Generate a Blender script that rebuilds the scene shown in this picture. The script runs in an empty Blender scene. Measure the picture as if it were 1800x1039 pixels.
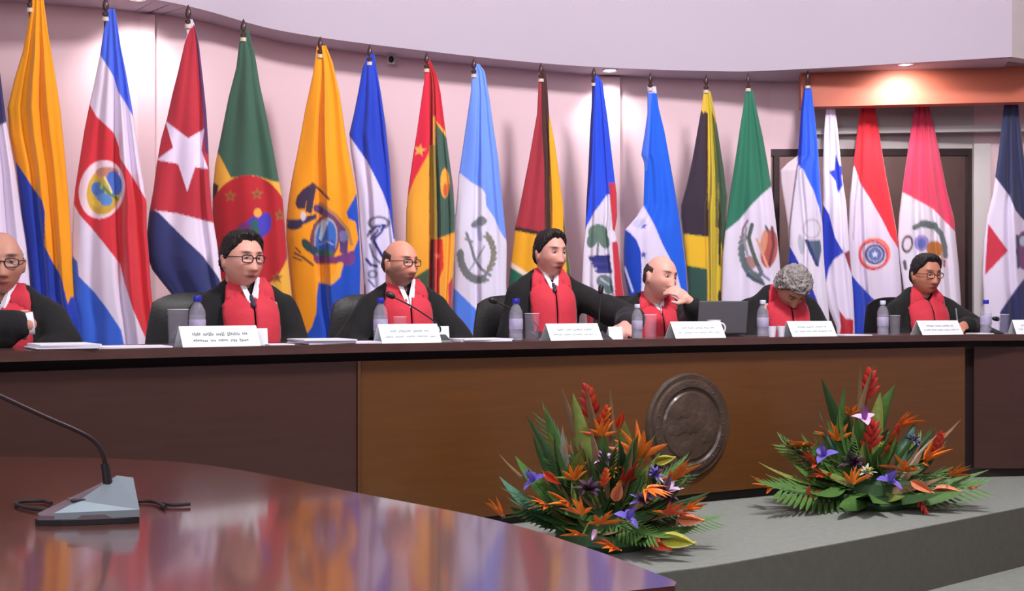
import bpy, math, random
import numpy as np
from mathutils import Vector, Matrix, Quaternion, noise
from mathutils.bvhtree import BVHTree
R = math.radians
random.seed(7)
SC = bpy.context.scene
COL = SC.collection

# ------------------------------------------------------------------ camera, world, lights, exposure
F, HY, CZ = 2000.0, 545.0, 0.954          # focal length in pixels, horizon row, eye height above the dais


def at(px, py, d):
    """point of the room that stands d metres in front of the camera at that pixel"""
    return Vector(((px - 900.0) / F * d, d, CZ + (HY - py) / F * d))


cam = bpy.data.cameras.new('camera')
cam.sensor_width = 36.0
cam.lens = F / 1800.0 * 36.0
cam.shift_y = (HY - 519.5) / 1800.0
cam.clip_end = 100
co = bpy.data.objects.new('camera', cam)
COL.objects.link(co)
co.location = (0, 0, CZ)
co.rotation_euler = (R(90), 0, 0)
SC.camera = co

w = bpy.data.worlds.new('world')
SC.world = w
w.use_nodes = True
w.node_tree.nodes['Background'].inputs[0].default_value = (0.80, 0.76, 0.84, 1)
w.node_tree.nodes['Background'].inputs[1].default_value = 0.24
SC.view_settings.view_transform = 'Standard'
SC.view_settings.look = 'None'
SC.view_settings.gamma = 1.0
SC.view_settings.use_curve_mapping = False
SC.view_settings.exposure = 0.22


def area(name, loc, target, sx, sy, power, col=(1, 1, 1)):
    l = bpy.data.lights.new(name, 'AREA')
    l.shape = 'RECTANGLE'
    l.size, l.size_y, l.energy, l.color = sx, sy, power, col
    o = bpy.data.objects.new(name, l)
    COL.objects.link(o)
    o.location = loc
    o.rotation_euler = (Vector(target) - Vector(loc)).to_track_quat('-Z', 'Y').to_euler()
    return o


area('key_light', (1.7, 3.6, 4.5), (0.2, 7.4, 1.6), 0.6, 0.6, 215, (1.0, 0.95, 0.96))
area('ceiling_light', (0.0, 2.4, 4.5), (0.0, 3.2, 0.0), 6.5, 3.4, 85, (0.95, 0.93, 1.0))
area('front_fill', (-1.5, -2.0, 3.4), (0.2, 6.5, 1.3), 4.0, 2.0, 155, (0.97, 0.95, 1.0))  # added fill lamp behind the camera, stands for no fixture


def spot(name, loc, target, power, ang, col=(1, .96, .92), blend=0.8, size=.03):
    l = bpy.data.lights.new(name, 'SPOT')
    l.energy, l.color, l.spot_size, l.spot_blend, l.shadow_soft_size = power, col, R(ang), blend, size
    o = bpy.data.objects.new(name, l)
    COL.objects.link(o)
    o.location = loc
    o.rotation_euler = (Vector(target) - Vector(loc)).to_track_quat('-Z', 'Y').to_euler()
    return o


# ------------------------------------------------------------------ materials
def lin(c, k=1.0):
    out = []
    for v in c[:3]:
        v = v / 255.0
        v = v / 12.92 if v <= 0.04045 else ((v + 0.055) / 1.055) ** 2.4
        out.append(min(1.0, v * k))
    return tuple(out) + (1.0,)


def mat(name, rgb, rough=0.6, metal=0.0, var=0.0, nscale=8.0, bump=0.0, bscale=60.0, spec=0.5, coat=0.0,
        trans=0.0, ior=1.45, sheen=0.0, stretch=None, emit=None, attr=None, alpha=1.0, k=1.0):
    m = bpy.data.materials.new(name)
    m.use_nodes = True
    nt = m.node_tree
    b = nt.nodes['Principled BSDF']
    b.inputs['Roughness'].default_value = rough
    b.inputs['Metallic'].default_value = metal
    b.inputs['Specular IOR Level'].default_value = spec
    b.inputs['Coat Weight'].default_value = coat
    b.inputs['Coat Roughness'].default_value = 0.08
    b.inputs['Transmission Weight'].default_value = trans
    b.inputs['IOR'].default_value = ior
    b.inputs['Sheen Weight'].default_value = sheen
    b.inputs['Alpha'].default_value = alpha
    c = lin(rgb, k)
    tc = nt.nodes.new('ShaderNodeTexCoord')
    mp = nt.nodes.new('ShaderNodeMapping')
    nt.links.new(tc.outputs['Object'], mp.inputs[0])
    if stretch:
        mp.inputs['Scale'].default_value = stretch
    n = nt.nodes.new('ShaderNodeTexNoise')
    n.inputs['Scale'].default_value = nscale
    n.inputs['Detail'].default_value = 6
    nt.links.new(mp.outputs[0], n.inputs['Vector'])
    src = None
    if attr:
        a = nt.nodes.new('ShaderNodeAttribute')
        a.attribute_name = attr
        src = a.outputs['Color']
    mx = nt.nodes.new('ShaderNodeMix')
    mx.data_type = 'RGBA'
    mx.blend_type = 'MULTIPLY'
    mx.inputs['Factor'].default_value = 1.0
    ramp = nt.nodes.new('ShaderNodeValToRGB')
    lo = 1.0 - var
    ramp.color_ramp.elements[0].position = .3
    ramp.color_ramp.elements[1].position = .7
    ramp.color_ramp.elements[0].color = (lo, lo, lo, 1)
    ramp.color_ramp.elements[1].color = (1, 1, 1, 1)
    nt.links.new(n.outputs['Fac'], ramp.inputs[0])
    if src:
        nt.links.new(src, mx.inputs['A'])
    else:
        mx.inputs['A'].default_value = c
    nt.links.new(ramp.outputs[0], mx.inputs['B'])
    nt.links.new(mx.outputs['Result'], b.inputs['Base Color'])
    if bump > 0:
        n2 = nt.nodes.new('ShaderNodeTexNoise')
        n2.inputs['Scale'].default_value = bscale
        n2.inputs['Detail'].default_value = 4
        nt.links.new(mp.outputs[0], n2.inputs['Vector'])
        bp = nt.nodes.new('ShaderNodeBump')
        bp.inputs['Strength'].default_value = bump
        bp.inputs['Distance'].default_value = 0.01
        nt.links.new(n2.outputs['Fac'], bp.inputs['Height'])
        nt.links.new(bp.outputs[0], b.inputs['Normal'])
    if emit:
        b.inputs['Emission Color'].default_value = lin(rgb)
        b.inputs['Emission Strength'].default_value = emit
    return m


M = {}
M['wall'] = mat('wall_paint', (230, 200, 207), .85, var=.05, nscale=1.2, bump=.05, bscale=120)
M['soffit'] = mat('soffit_paint', (184, 173, 187), .9, var=.04, nscale=.8)
M['ceil'] = mat('ceiling_paint', (225, 220, 228), .9, var=.03)
M['beam'] = mat('orange_beam', (190, 102, 80), .55, var=.06, nscale=2)
M['trimw'] = mat('pale_trim', (200, 195, 195), .6, var=.03)
M['header'] = mat('grey_header', (196, 188, 188), .8, var=.05)
M['carpet'] = mat('grey_green_carpet', (142, 147, 140), .95, var=.12, nscale=30, bump=.4, bscale=400, spec=.1)
M['riser'] = mat('riser_carpet', (102, 102, 94), .95, var=.12, nscale=30, bump=.4, bscale=400, spec=.1)
M['gold_wood'] = mat('golden_veneer', (98, 60, 26), .4, var=.16, nscale=3, stretch=(1.2, 1.2, 14), coat=.25)
M['dark_shaded_wood'] = mat('dark_shaded_veneer', (68, 43, 38), .38, var=.15, nscale=3, stretch=(1.2, 1.2, 14), coat=.25)  # veneer darkened to hold the shade of the left panel
M['top_wood'] = mat('bench_top_wood', (84, 58, 54), .3, var=.25, nscale=4, stretch=(2, 2, 10), coat=.3)
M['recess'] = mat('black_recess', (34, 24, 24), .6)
M['medal'] = mat('carved_wood', (78, 62, 52), .42, var=.35, nscale=9, bump=.5, bscale=35, coat=.2)
M['table'] = mat('polished_table', (86, 46, 36), .24, var=.12, nscale=2.2, stretch=(2, 9, 2), coat=.6, spec=.6)
M['table_edge'] = mat('table_edge', (88, 34, 36), .35, var=.2, coat=.2)
M['black'] = mat('black_plastic', (26, 26, 30), .45)
M['rubber'] = mat('cable_rubber', (36, 30, 32), .6)
M['silver'] = mat('silver_plastic', (150, 165, 172), .33, metal=.55, var=.05)
M['grey_plastic'] = mat('grey_plastic', (105, 92, 98), .4, var=.05)
M['goose'] = mat('gooseneck_metal', (66, 54, 56), .4, metal=.6)
M['paper'] = mat('paper', (228, 226, 238), .85, var=.03)
M['card'] = mat('name_card', (232, 238, 242), .7, var=.03)
M['ink'] = mat('faded_ink', (132, 150, 150), .8)
M['ink_dark'] = mat('dark_ink', (96, 100, 96), .8)
M['robe'] = mat('black_robe', (16, 16, 18), .88, var=.3, nscale=14, sheen=.04, bump=.2, bscale=90)
M['stole'] = mat('red_stole', (200, 44, 62), .75, var=.12, nscale=20, sheen=.1, bump=.15, bscale=80)
M['shirt'] = mat('white_shirt', (232, 228, 236), .75, var=.04)
M['tie'] = mat('dark_tie', (48, 46, 66), .6, var=.1)
M['leather'] = mat('black_leather', (15, 14, 17), .42, var=.1, bump=.08, bscale=90, spec=.3)
M['chrome'] = mat('chrome', (180, 180, 185), .2, metal=1)
M['pole'] = mat('flagpole_wood', (58, 30, 32), .4, var=.2, coat=.2)
M['finial'] = mat('finial_wood', (62, 34, 34), .35, coat=.3)
M['ivory'] = mat('ivory_ring', (205, 190, 170), .5)
M['cloth'] = mat('flag_cloth', (255, 255, 255), .72, var=.05, nscale=5, sheen=.25, attr='Col', bump=.08, bscale=250, spec=.25)
M['skin'] = mat('skin', (255, 255, 255), .5, var=.08, nscale=30, attr='Col', spec=.35)
M['eye'] = mat('eye', (255, 255, 255), .2, attr='Col')
M['hair_black'] = mat('black_hair', (32, 25, 25), .55, var=.4, nscale=40, bump=.8, bscale=120, stretch=(1, 1, .3))
M['hair_brown'] = mat('brown_hair', (70, 52, 46), .6, var=.4, nscale=40, bump=.8, bscale=120)
M['hair_grey'] = mat('grey_hair', (158, 150, 148), .7, var=.5, nscale=28, bump=1, bscale=60)
M['frame'] = mat('spectacle_frame', (34, 26, 30), .3)
M['frame_brown'] = mat('brown_spectacle_frame', (92, 44, 28), .3)
M['lens'] = mat('lens', (235, 235, 240), .05, alpha=.03)
M['plastic'] = mat('clear_bottle', (226, 222, 240), .1, alpha=.18)
M['water'] = mat('water', (180, 176, 206), .05, alpha=.20)
M['glass'] = mat('tumbler_glass', (214, 208, 226), .04, alpha=.055)
M['label'] = mat('bottle_label', (176, 170, 200), .5, var=.2, nscale=60)
M['cap_blue'] = mat('blue_cap', (38, 44, 168), .4)
M['cap_white'] = mat('white_cap', (200, 205, 225), .4)
M['laptop'] = mat('laptop_grey', (88, 86, 92), .4, var=.06)
M['mug'] = mat('white_mug', (225, 222, 235), .25)
M['window'] = mat('window_glass', (235, 225, 225), .04, trans=1.0, ior=1.3)
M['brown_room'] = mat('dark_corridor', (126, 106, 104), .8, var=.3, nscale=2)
M['led'] = mat('downlight_glow', (255, 246, 236), .5, emit=9)


# ------------------------------------------------------------------ mesh helpers
class MB:
    def __init__(self):
        self.v, self.f, self.mi = [], [], []
        self.cur = 0

    def add(self, verts, faces):
        o = len(self.v)
        self.v += [tuple(p) for p in verts]
        self.f += [tuple(i + o for i in f) for f in faces]
        self.mi += [self.cur] * len(faces)
        return self

    def box(self, c, s, rot=None):
        vs = []
        for x in (-.5, .5):
            for y in (-.5, .5):
                for z in (-.5, .5):
                    p = Vector((x * s[0], y * s[1], z * s[2]))
                    if rot:
                        p = rot @ p
                    vs.append(p + Vector(c))
        return self.add(vs, [(0, 1, 3, 2), (4, 6, 7, 5), (0, 4, 5, 1), (2, 3, 7, 6), (0, 2, 6, 4), (1, 5, 7, 3)])

    def bbox(self, c, s, b=.004, rot=None):
        """box with chamfered vertical and top edges"""
        sx, sy, sz = [q / 2 for q in s]
        b = min(b, sx * .9, sy * .9, sz * .9)
        rings = [(-sz, 0 + b), (-sz + b, 0), (sz - b, 0), (sz, b)]
        vs = []
        for z, i in rings:
            x, y = sx - i, sy - i
            for q in ((-x + b, -y), (x - b, -y), (x, -y + b), (x, y - b), (x - b, y), (-x + b, y), (-x, y - b), (-x, -y + b)):
                p = Vector((q[0], q[1], z))
                if rot:
                    p = rot @ p
                vs.append(p + Vector(c))
        fs = []
        for k in range(3):
            for i in range(8):
                j = (i + 1) % 8
                fs.append((k * 8 + i, k * 8 + j, k * 8 + 8 + j, k * 8 + 8 + i))
        fs += [tuple(reversed(range(8))), tuple(range(24, 32))]
        return self.add(vs, fs)

    def tube(self, pts, r, seg=10, caps=True):
        pts = [Vector(p) for p in pts]
        n = len(pts)
        rs = r if isinstance(r, (list, tuple)) else [r] * n
        up = Vector((0, 0, 1))
        vs, fs = [], []
        prev = None
        for i, p in enumerate(pts):
            t = (pts[min(i + 1, n - 1)] - pts[max(i - 1, 0)]).normalized()
            if prev is None:
                a = t.orthogonal().normalized()
            else:
                a = (prev - t * prev.dot(t)).normalized()
            prev = a
            b = t.cross(a)
            for k in range(seg):
                th = 2 * math.pi * k / seg
                vs.append(p + (a * math.cos(th) + b * math.sin(th)) * rs[i])
        for i in range(n - 1):
            for k in range(seg):
                k2 = (k + 1) % seg
                fs.append((i * seg + k, i * seg + k2, (i + 1) * seg + k2, (i + 1) * seg + k))
        if caps:
            fs.append(tuple(reversed(range(seg))))
            fs.append(tuple(range((n - 1) * seg, n * seg)))
        return self.add(vs, fs)

    def lathe(self, prof, c=(0, 0, 0), seg=20, closed=True):
        vs, fs = [], []
        for r, z in prof:
            for k in range(seg):
                th = 2 * math.pi * k / seg
                vs.append((c[0] + max(r, 1e-5) * math.cos(th), c[1] + max(r, 1e-5) * math.sin(th), c[2] + z))
        n = len(prof)
        for i in range(n - 1):
            for k in range(seg):
                k2 = (k + 1) % seg
                fs.append((i * seg + k, i * seg + k2, (i + 1) * seg + k2, (i + 1) * seg + k))
        if closed:
            fs.append(tuple(reversed(range(seg))))
            fs.append(tuple(range((n - 1) * seg, n * seg)))
        return self.add(vs, fs)

    def ell(self, c, r, rot=None, u=20, v=12):
        vs, fs = [], []
        for j in range(v + 1):
            ph = math.pi * j / v
            for i in range(u):
                th = 2 * math.pi * i / u
                p = Vector((r[0] * math.sin(ph) * math.cos(th), r[1] * math.sin(ph) * math.sin(th), r[2] * math.cos(ph)))
                if rot:
                    p = rot @ p
                vs.append(p + Vector(c))
        for j in range(v):
            for i in range(u):
                i2 = (i + 1) % u
                fs.append((j * u + i, (j + 1) * u + i, (j + 1) * u + i2, j * u + i2))
        return self.add(vs, fs)

    def cap(self, p0, p1, r0, r1, seg=14):
        p0, p1 = Vector(p0), Vector(p1)
        d = (p1 - p0)
        L = d.length
        d = d.normalized()
        pts, rs = [], []
        for k in range(5):
            a = math.pi / 2 * (1 - k / 4)
            pts.append(p0 - d * r0 * math.sin(a) * .999)
            rs.append(max(r0 * math.cos(a), r0 * .02))
        for k in range(5):
            a = math.pi / 2 * (k / 4)
            pts.append(p1 + d * r1 * math.sin(a) * .999)
            rs.append(max(r1 * math.cos(a), r1 * .02))
        return self.tube(pts, rs, seg)

    def strip(self, poly, z0, z1, th, side=1):
        """upright closed band along a plan polyline, th thick towards `side` (left of travel = +1)"""
        n = len(poly)
        P = [Vector((p[0], p[1])) for p in poly]
        N = []
        for i in range(n):
            t = (P[min(i + 1, n - 1)] - P[max(i - 1, 0)]).normalized()
            N.append(Vector((-t.y, t.x)) * side)
        vs = []
        for i in range(n):
            q = P[i] + N[i] * th
            vs += [(P[i].x, P[i].y, z0), (P[i].x, P[i].y, z1), (q.x, q.y, z1), (q.x, q.y, z0)]
        fs = []
        for i in range(n - 1):
            a, b = i * 4, i * 4 + 4
            for k in range(4):
                k2 = (k + 1) % 4
                fs.append((a + k, b + k, b + k2, a + k2))
        fs += [(0, 1, 2, 3), (n * 4 - 1, n * 4 - 2, n * 4 - 3, n * 4 - 4)]
        return self.add(vs, fs)

    def prism(self, poly, z0, z1):
        n = len(poly)
        vs = [(p[0], p[1], z0) for p in poly] + [(p[0], p[1], z1) for p in poly]
        fs = [tuple(reversed(range(n))), tuple(range(n, 2 * n))]
        for i in range(n):
            j = (i + 1) % n
            fs.append((i, j, n + j, n + i))
        return self.add(vs, fs)

    def mesh(self, name, mats):
        me = bpy.data.meshes.new(name)
        me.from_pydata(self.v, [], self.f)
        for m in (mats if isinstance(mats, (list, tuple)) else [mats]):
            me.materials.append(m)
        if max(self.mi, default=0) > 0:
            me.polygons.foreach_set('material_index', self.mi)
        return me

    def build(self, name, mats, parent=None, smooth=False, fixn=True):
        me = self.mesh(name, mats)
        if fixn:
            import bmesh
            bm = bmesh.new()
            bm.from_mesh(me)
            bmesh.ops.recalc_face_normals(bm, faces=bm.faces)
            bm.to_mesh(me)
            bm.free()
        if smooth:
            me.polygons.foreach_set('use_smooth', [True] * len(me.polygons))
            try:
                me.set_sharp_from_angle(angle=R(40))
            except Exception:
                pass
        return link(name, me, parent)


def link(name, me, parent=None):
    o = bpy.data.objects.new(name, me)
    COL.objects.link(o)
    if parent:
        o.parent = parent
    return o


def thing(name, label, cat, loc=(0, 0, 0), rz=0.0, group=None):
    o = bpy.data.objects.new(name, None)
    COL.objects.link(o)
    o.empty_display_size = .1
    o.location = loc
    o.rotation_euler = (0, 0, rz)
    o['label'] = label
    o['category'] = cat
    if group:
        o['group'] = group
    return o


def tag(o, label=None, cat=None, group=None, kind=None):
    if label: o['label'] = label
    if cat: o['category'] = cat
    if group: o['group'] = group
    if kind: o['kind'] = kind
    return o


def struct(name, mb, m, smooth=False, parent=None):
    o = mb.build(name, m, parent, smooth)
    if not parent:
        o['kind'] = 'structure'
    return o


def catmull(pts, n=8):
    P = [Vector(p) for p in pts]
    P = [P[0] * 2 - P[1]] + P + [P[-1] * 2 - P[-2]]
    out = []
    for i in range(1, len(P) - 2):
        for k in range(n):
            t = k / n
            a, b, c, d = P[i - 1:i + 3]
            out.append(.5 * ((2 * b) + (c - a) * t + (2 * a - 5 * b + 4 * c - d) * t * t + (-a + 3 * b - 3 * c + d) * t ** 3))
    out.append(P[-2])
    return out


def plan(px, d):
    return Vector(((px - 900.0) / F * d, d))


# ------------------------------------------------------------------ the room
ZB = CZ + 1.68                                   # underside of the bulkhead
FL = -0.286                                      # audience floor, below the dais
wall_pts = catmull([plan(-900, 4.9), plan(-300, 5.95), plan(272, 6.5), plan(500, 7.2), plan(750, 7.72), plan(1000, 8.14),
                    plan(1180, 8.32), plan(1355, 8.45)], 6)
struct('wall_back', MB().strip(wall_pts, FL, ZB + .02, .12, 1), M['wall'], True)
# wall with the window, behind the last flags
wl, wr = plan(1355, 8.45), plan(1712, 8.42)
w2 = [wr, plan(1800, 8.38), plan(2400, 8.0)]
struct('wall_right', MB().strip(w2, FL, ZB + .3, .12, 1), M['wall'])
zo = CZ + (HY - 262) / F * 8.45
wm = wl.lerp(wr, (1408 - 1355) / (1712 - 1355))
struct('wall_header', MB().strip([wm, wr], zo, ZB + .02, .12, 1), M['header'])
struct('wall_lintel', MB().strip([wl, wm], zo, ZB + .02, .12, 1), M['wall'])
struct('wall_sill', MB().strip([wl, wr], 0, .5, .12, 1), M['wall'])
zl = CZ + (HY - 231) / F * 8.4
struct('trim_1', MB().strip([plan(1412, 8.40), plan(2300, 8.02)], zl - .022, zl + .022, .05, 1), M['trimw'])
win = MB()
win.strip([wl, wr], zo - .05, zo, .06, 1).strip([wl, wr], .5, .55, .06, 1)
for t in (0.03, .5, .985):
    p = wl.lerp(wr, t)
    win.box((p.x, p.y + .03, (zo + .5) / 2), (.04, .06, zo - .5))
wo = struct('window_1', win, M['goose'])
pn = MB().strip([wl + Vector((0, .04)), wr + Vector((0, .04))], .55, zo - .05, .008, 1).build('pane', M['window'], wo)
struct('trim_2', MB().strip([plan(1712, 8.38), plan(1741, 8.37)], 0, zo + .03, .06, 1), M['trimw'])
# the dark corridor seen through that window
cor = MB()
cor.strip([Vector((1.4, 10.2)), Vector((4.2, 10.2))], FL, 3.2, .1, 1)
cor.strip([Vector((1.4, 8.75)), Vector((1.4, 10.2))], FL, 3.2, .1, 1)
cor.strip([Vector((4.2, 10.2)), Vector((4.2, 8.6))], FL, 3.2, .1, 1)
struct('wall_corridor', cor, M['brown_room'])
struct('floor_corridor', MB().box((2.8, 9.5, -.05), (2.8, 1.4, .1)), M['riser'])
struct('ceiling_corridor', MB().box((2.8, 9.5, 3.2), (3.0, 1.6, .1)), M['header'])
# pilaster steps and joints on the curved wall
for px, d in ((272, 6.47), (1090, 8.2)):
    a, b = plan(px - (75 if px < 500 else 34), d - .02 * (1 if px < 500 else .5)), plan(px, d)
    struct('trim_3', MB().strip([a, b], FL, ZB, .03, 1), M['wall'])
# bulkhead: curved face above the flags and its underside
bulk = catmull([plan(-900, 4.3), plan(-200, 5.5), plan(280, 6.17), plan(500, 6.86), plan(750, 7.38), plan(1000, 7.81), plan(1250, 8.0),
                plan(1400, 7.94), plan(1779, 7.55)], 10)
struct('ceiling_bulkhead', MB().strip(bulk, ZB, 4.7, .035, 1), M['soffit'], True)
und = MB()
n = len(bulk)
vs, fs = [], []
for i, p in enumerate(bulk):
    t = (bulk[min(i + 1, n - 1)] - bulk[max(i - 1, 0)]).normalized()
    q = p + Vector((-t.y, t.x)) * 1.4
    vs += [(p.x, p.y, ZB + .012), (q.x, q.y, ZB + .012), (p.x, p.y, ZB + .08), (q.x, q.y, ZB + .08)]
for i in range(n - 1):
    a, b = i * 4, i * 4 + 4
    fs += [(a, b, b + 1, a + 1), (a + 2, a + 3, b + 3, b + 2)]
und.add(vs, fs)
struct('ceiling_soffit', und, M['soffit'], True)
br = [plan(1779, 7.55), plan(1850, 7.75), plan(2300, 8.2)]
struct('ceiling_bulkhead_return', MB().strip(br, ZB - .0, 4.7, .1, 1), M['header'])
struct('ceiling', MB().box((0, 3.2, 4.75), (14, 14, .1)), M['ceil'])
# orange beam over the window bay
b0, b1 = plan(1408, 8.12), plan(1800, 7.92)
b2 = b1 + (b1 - b0) * 1.2
zb = CZ + (HY - 188) / F * 8.12
bo = struct('beam', MB().strip([b0, b2], zb, ZB + .02, .11, 1), M['beam'])
# dais, floor
dais_edge = catmull([(-4.5, 3.2), (-1.4, 3.36), (-.3, 3.62), (.2, 3.92), (.562, 4.15), (.813, 4.29), (1.6, 4.85), (2.48, 5.51), (4.6, 7.1)], 6)
back = [(5.2, 10.5), (-5.5, 10.5)]
dp = [(p[0], p[1]) for p in dais_edge] + back
ds = MB()
ds.prism(dp, FL, -.004)
struct('floor_dais', ds, M['riser'])
inner = [(p[0], p[1] + .0) for p in dais_edge] + back
struct('floor_dais_carpet', MB().prism(inner, -.004, 0.0), M['carpet'])
struct('floor', MB().box((0, 3, FL - .05), (14, 16, .1)), M['carpet'])
struct('wall_left', MB().box((-6.2, 3, 2.2), (.1, 14, 5.2)), M['wall'])
struct('wall_side', MB().box((6.4, 3, 2.2), (.1, 14, 5.2)), M['wall'])
struct('wall_rear', MB().box((0, -4.0, 2.2), (13, .1, 5.2)), M['wall'])

# downlights in the soffit, and the light they throw
for i, (px, d, pw, tx, td, ang, lab) in enumerate((
        (240, 6.16, 15, 240, 6.45, 100, 'round ceiling downlight above the blue, white and red emblem flag'),
        (1072, 8.02, 12, 1076, 8.2, 110, 'round ceiling downlight above the blue and red flag with palm emblem'),
        (1592, 7.80, 38, 1590, 8.0, 165, 'round ceiling downlight in front of the orange beam'))):
    p = plan(px, d)
    t = thing('downlight', lab, 'light', (p.x, p.y, ZB + .008), 0)
    MB().lathe([(.05, -.004), (.055, .0), (.055, .01), (.04, .01)], (0, 0, 0), 20, False).build('ring', M['trimw'], t, True)
    MB().lathe([(.0, .002), (.042, .002)], (0, 0, 0), 20, False).build('lamp_disc', M['led'], t)
    q = plan(tx, td)
    spot('downlight_beam', (p.x, p.y, ZB - .02), (q.x, q.y, ZB - .45), pw, ang, size=.09 if px > 1500 else .03)
# little black ceiling sensor near the blue flag
t = thing('wall_sensor', 'tiny black round sensor under a grey clip on the wall, beside the blue flag top', 'sensor', at(688, 105, 7.52))
MB().ell((0, -.012, 0), (.018, .016, .022)).build('sensor_dome', M['black'], t, True)
MB().box((0, 0, 0), (.05, .02, .055)).build('mount', M['header'], t)
MB().box((-.001, -.008, .05), (.04, .02, .008)).build('clip', M['goose'], t)

area('corridor_fill', (2.6, 9.4, 3.0), (2.6, 9.6, 0), 1.6, .8, 50, (1, .92, .9))  # unseen lamp added to brighten the space behind the window


# ------------------------------------------------------------------ flags
def pip(px, py, poly):
    """vectorised point in polygon"""
    inside = np.zeros(px.shape, bool)
    n = len(poly)
    for i in range(n):
        x0, y0 = poly[i]
        x1, y1 = poly[(i + 1) % n]
        if y0 == y1:
            continue
        c = ((y0 > py) != (y1 > py)) & (px < (x1 - x0) * (py - y0) / (y1 - y0) + x0)
        inside ^= c
    return inside


def inell(px, py, c, r, rot=0.0):
    a = R(rot)
    dx, dy = px - c[0], py - c[1]
    u = dx * math.cos(a) + dy * math.sin(a)
    v = -dx * math.sin(a) + dy * math.cos(a)
    return (u / r[0]) ** 2 + (v / r[1]) ** 2


def star_pts(cx, cy, r, rin=None, rot=-90, sx=1.0, n=5):
    rin = rin or r * .4
    return [(cx + sx * (r if k % 2 == 0 else rin) * math.cos(R(rot + 180 / n * k)),
             cy + (r if k % 2 == 0 else rin) * math.sin(R(rot + 180 / n * k))) for k in range(2 * n)]


def paint(shapes, base, px, py):
    col = np.empty(px.shape + (3,))
    col[:] = lin(base)[:3]
    for s in shapes:
        k, c = s[0], np.array(lin(s[1])[:3])
        if k == 'p':
            m = pip(px, py, s[2])
        elif k == 'e':
            m = inell(px, py, s[2], s[3], s[4] if len(s) > 4 else 0) < 1
        elif k == 'r':                                    # ring: centre, radii, rotation, inner fraction
            q = inell(px, py, s[2], s[3], s[4])
            m = (q < 1) & (q > s[5] ** 2)
        elif k == 'l':                                    # printed stroke: points, width
            m = np.zeros(px.shape, bool)
            for a, b in zip(s[2][:-1], s[2][1:]):
                ax, ay = a
                dx, dy = b[0] - ax, b[1] - ay
                t = np.clip(((px - ax) * dx + (py - ay) * dy) / (dx * dx + dy * dy + 1e-9), 0, 1)
                m |= (px - ax - t * dx) ** 2 + (py - ay - t * dy) ** 2 < (s[3] / 2) ** 2
        elif k == 'w':                                    # wreath of leaves along an arc
            (cx, cy), (rx, ry), a0, a1, nn, sz = s[2:8]
            m = np.zeros(px.shape, bool)
            for q in range(nn):
                a = R(a0 + (a1 - a0) * q / max(1, nn - 1))
                for rr, tw in ((1.06, 25), (.92, -25)):
                    m |= inell(px, py, (cx + rx * rr * math.cos(a), cy + ry * rr * math.sin(a)), (sz, sz * .42),
                               math.degrees(a) + 90 + tw) < 1
        col[m] = c
    return col


POLE_BASE = None


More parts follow.
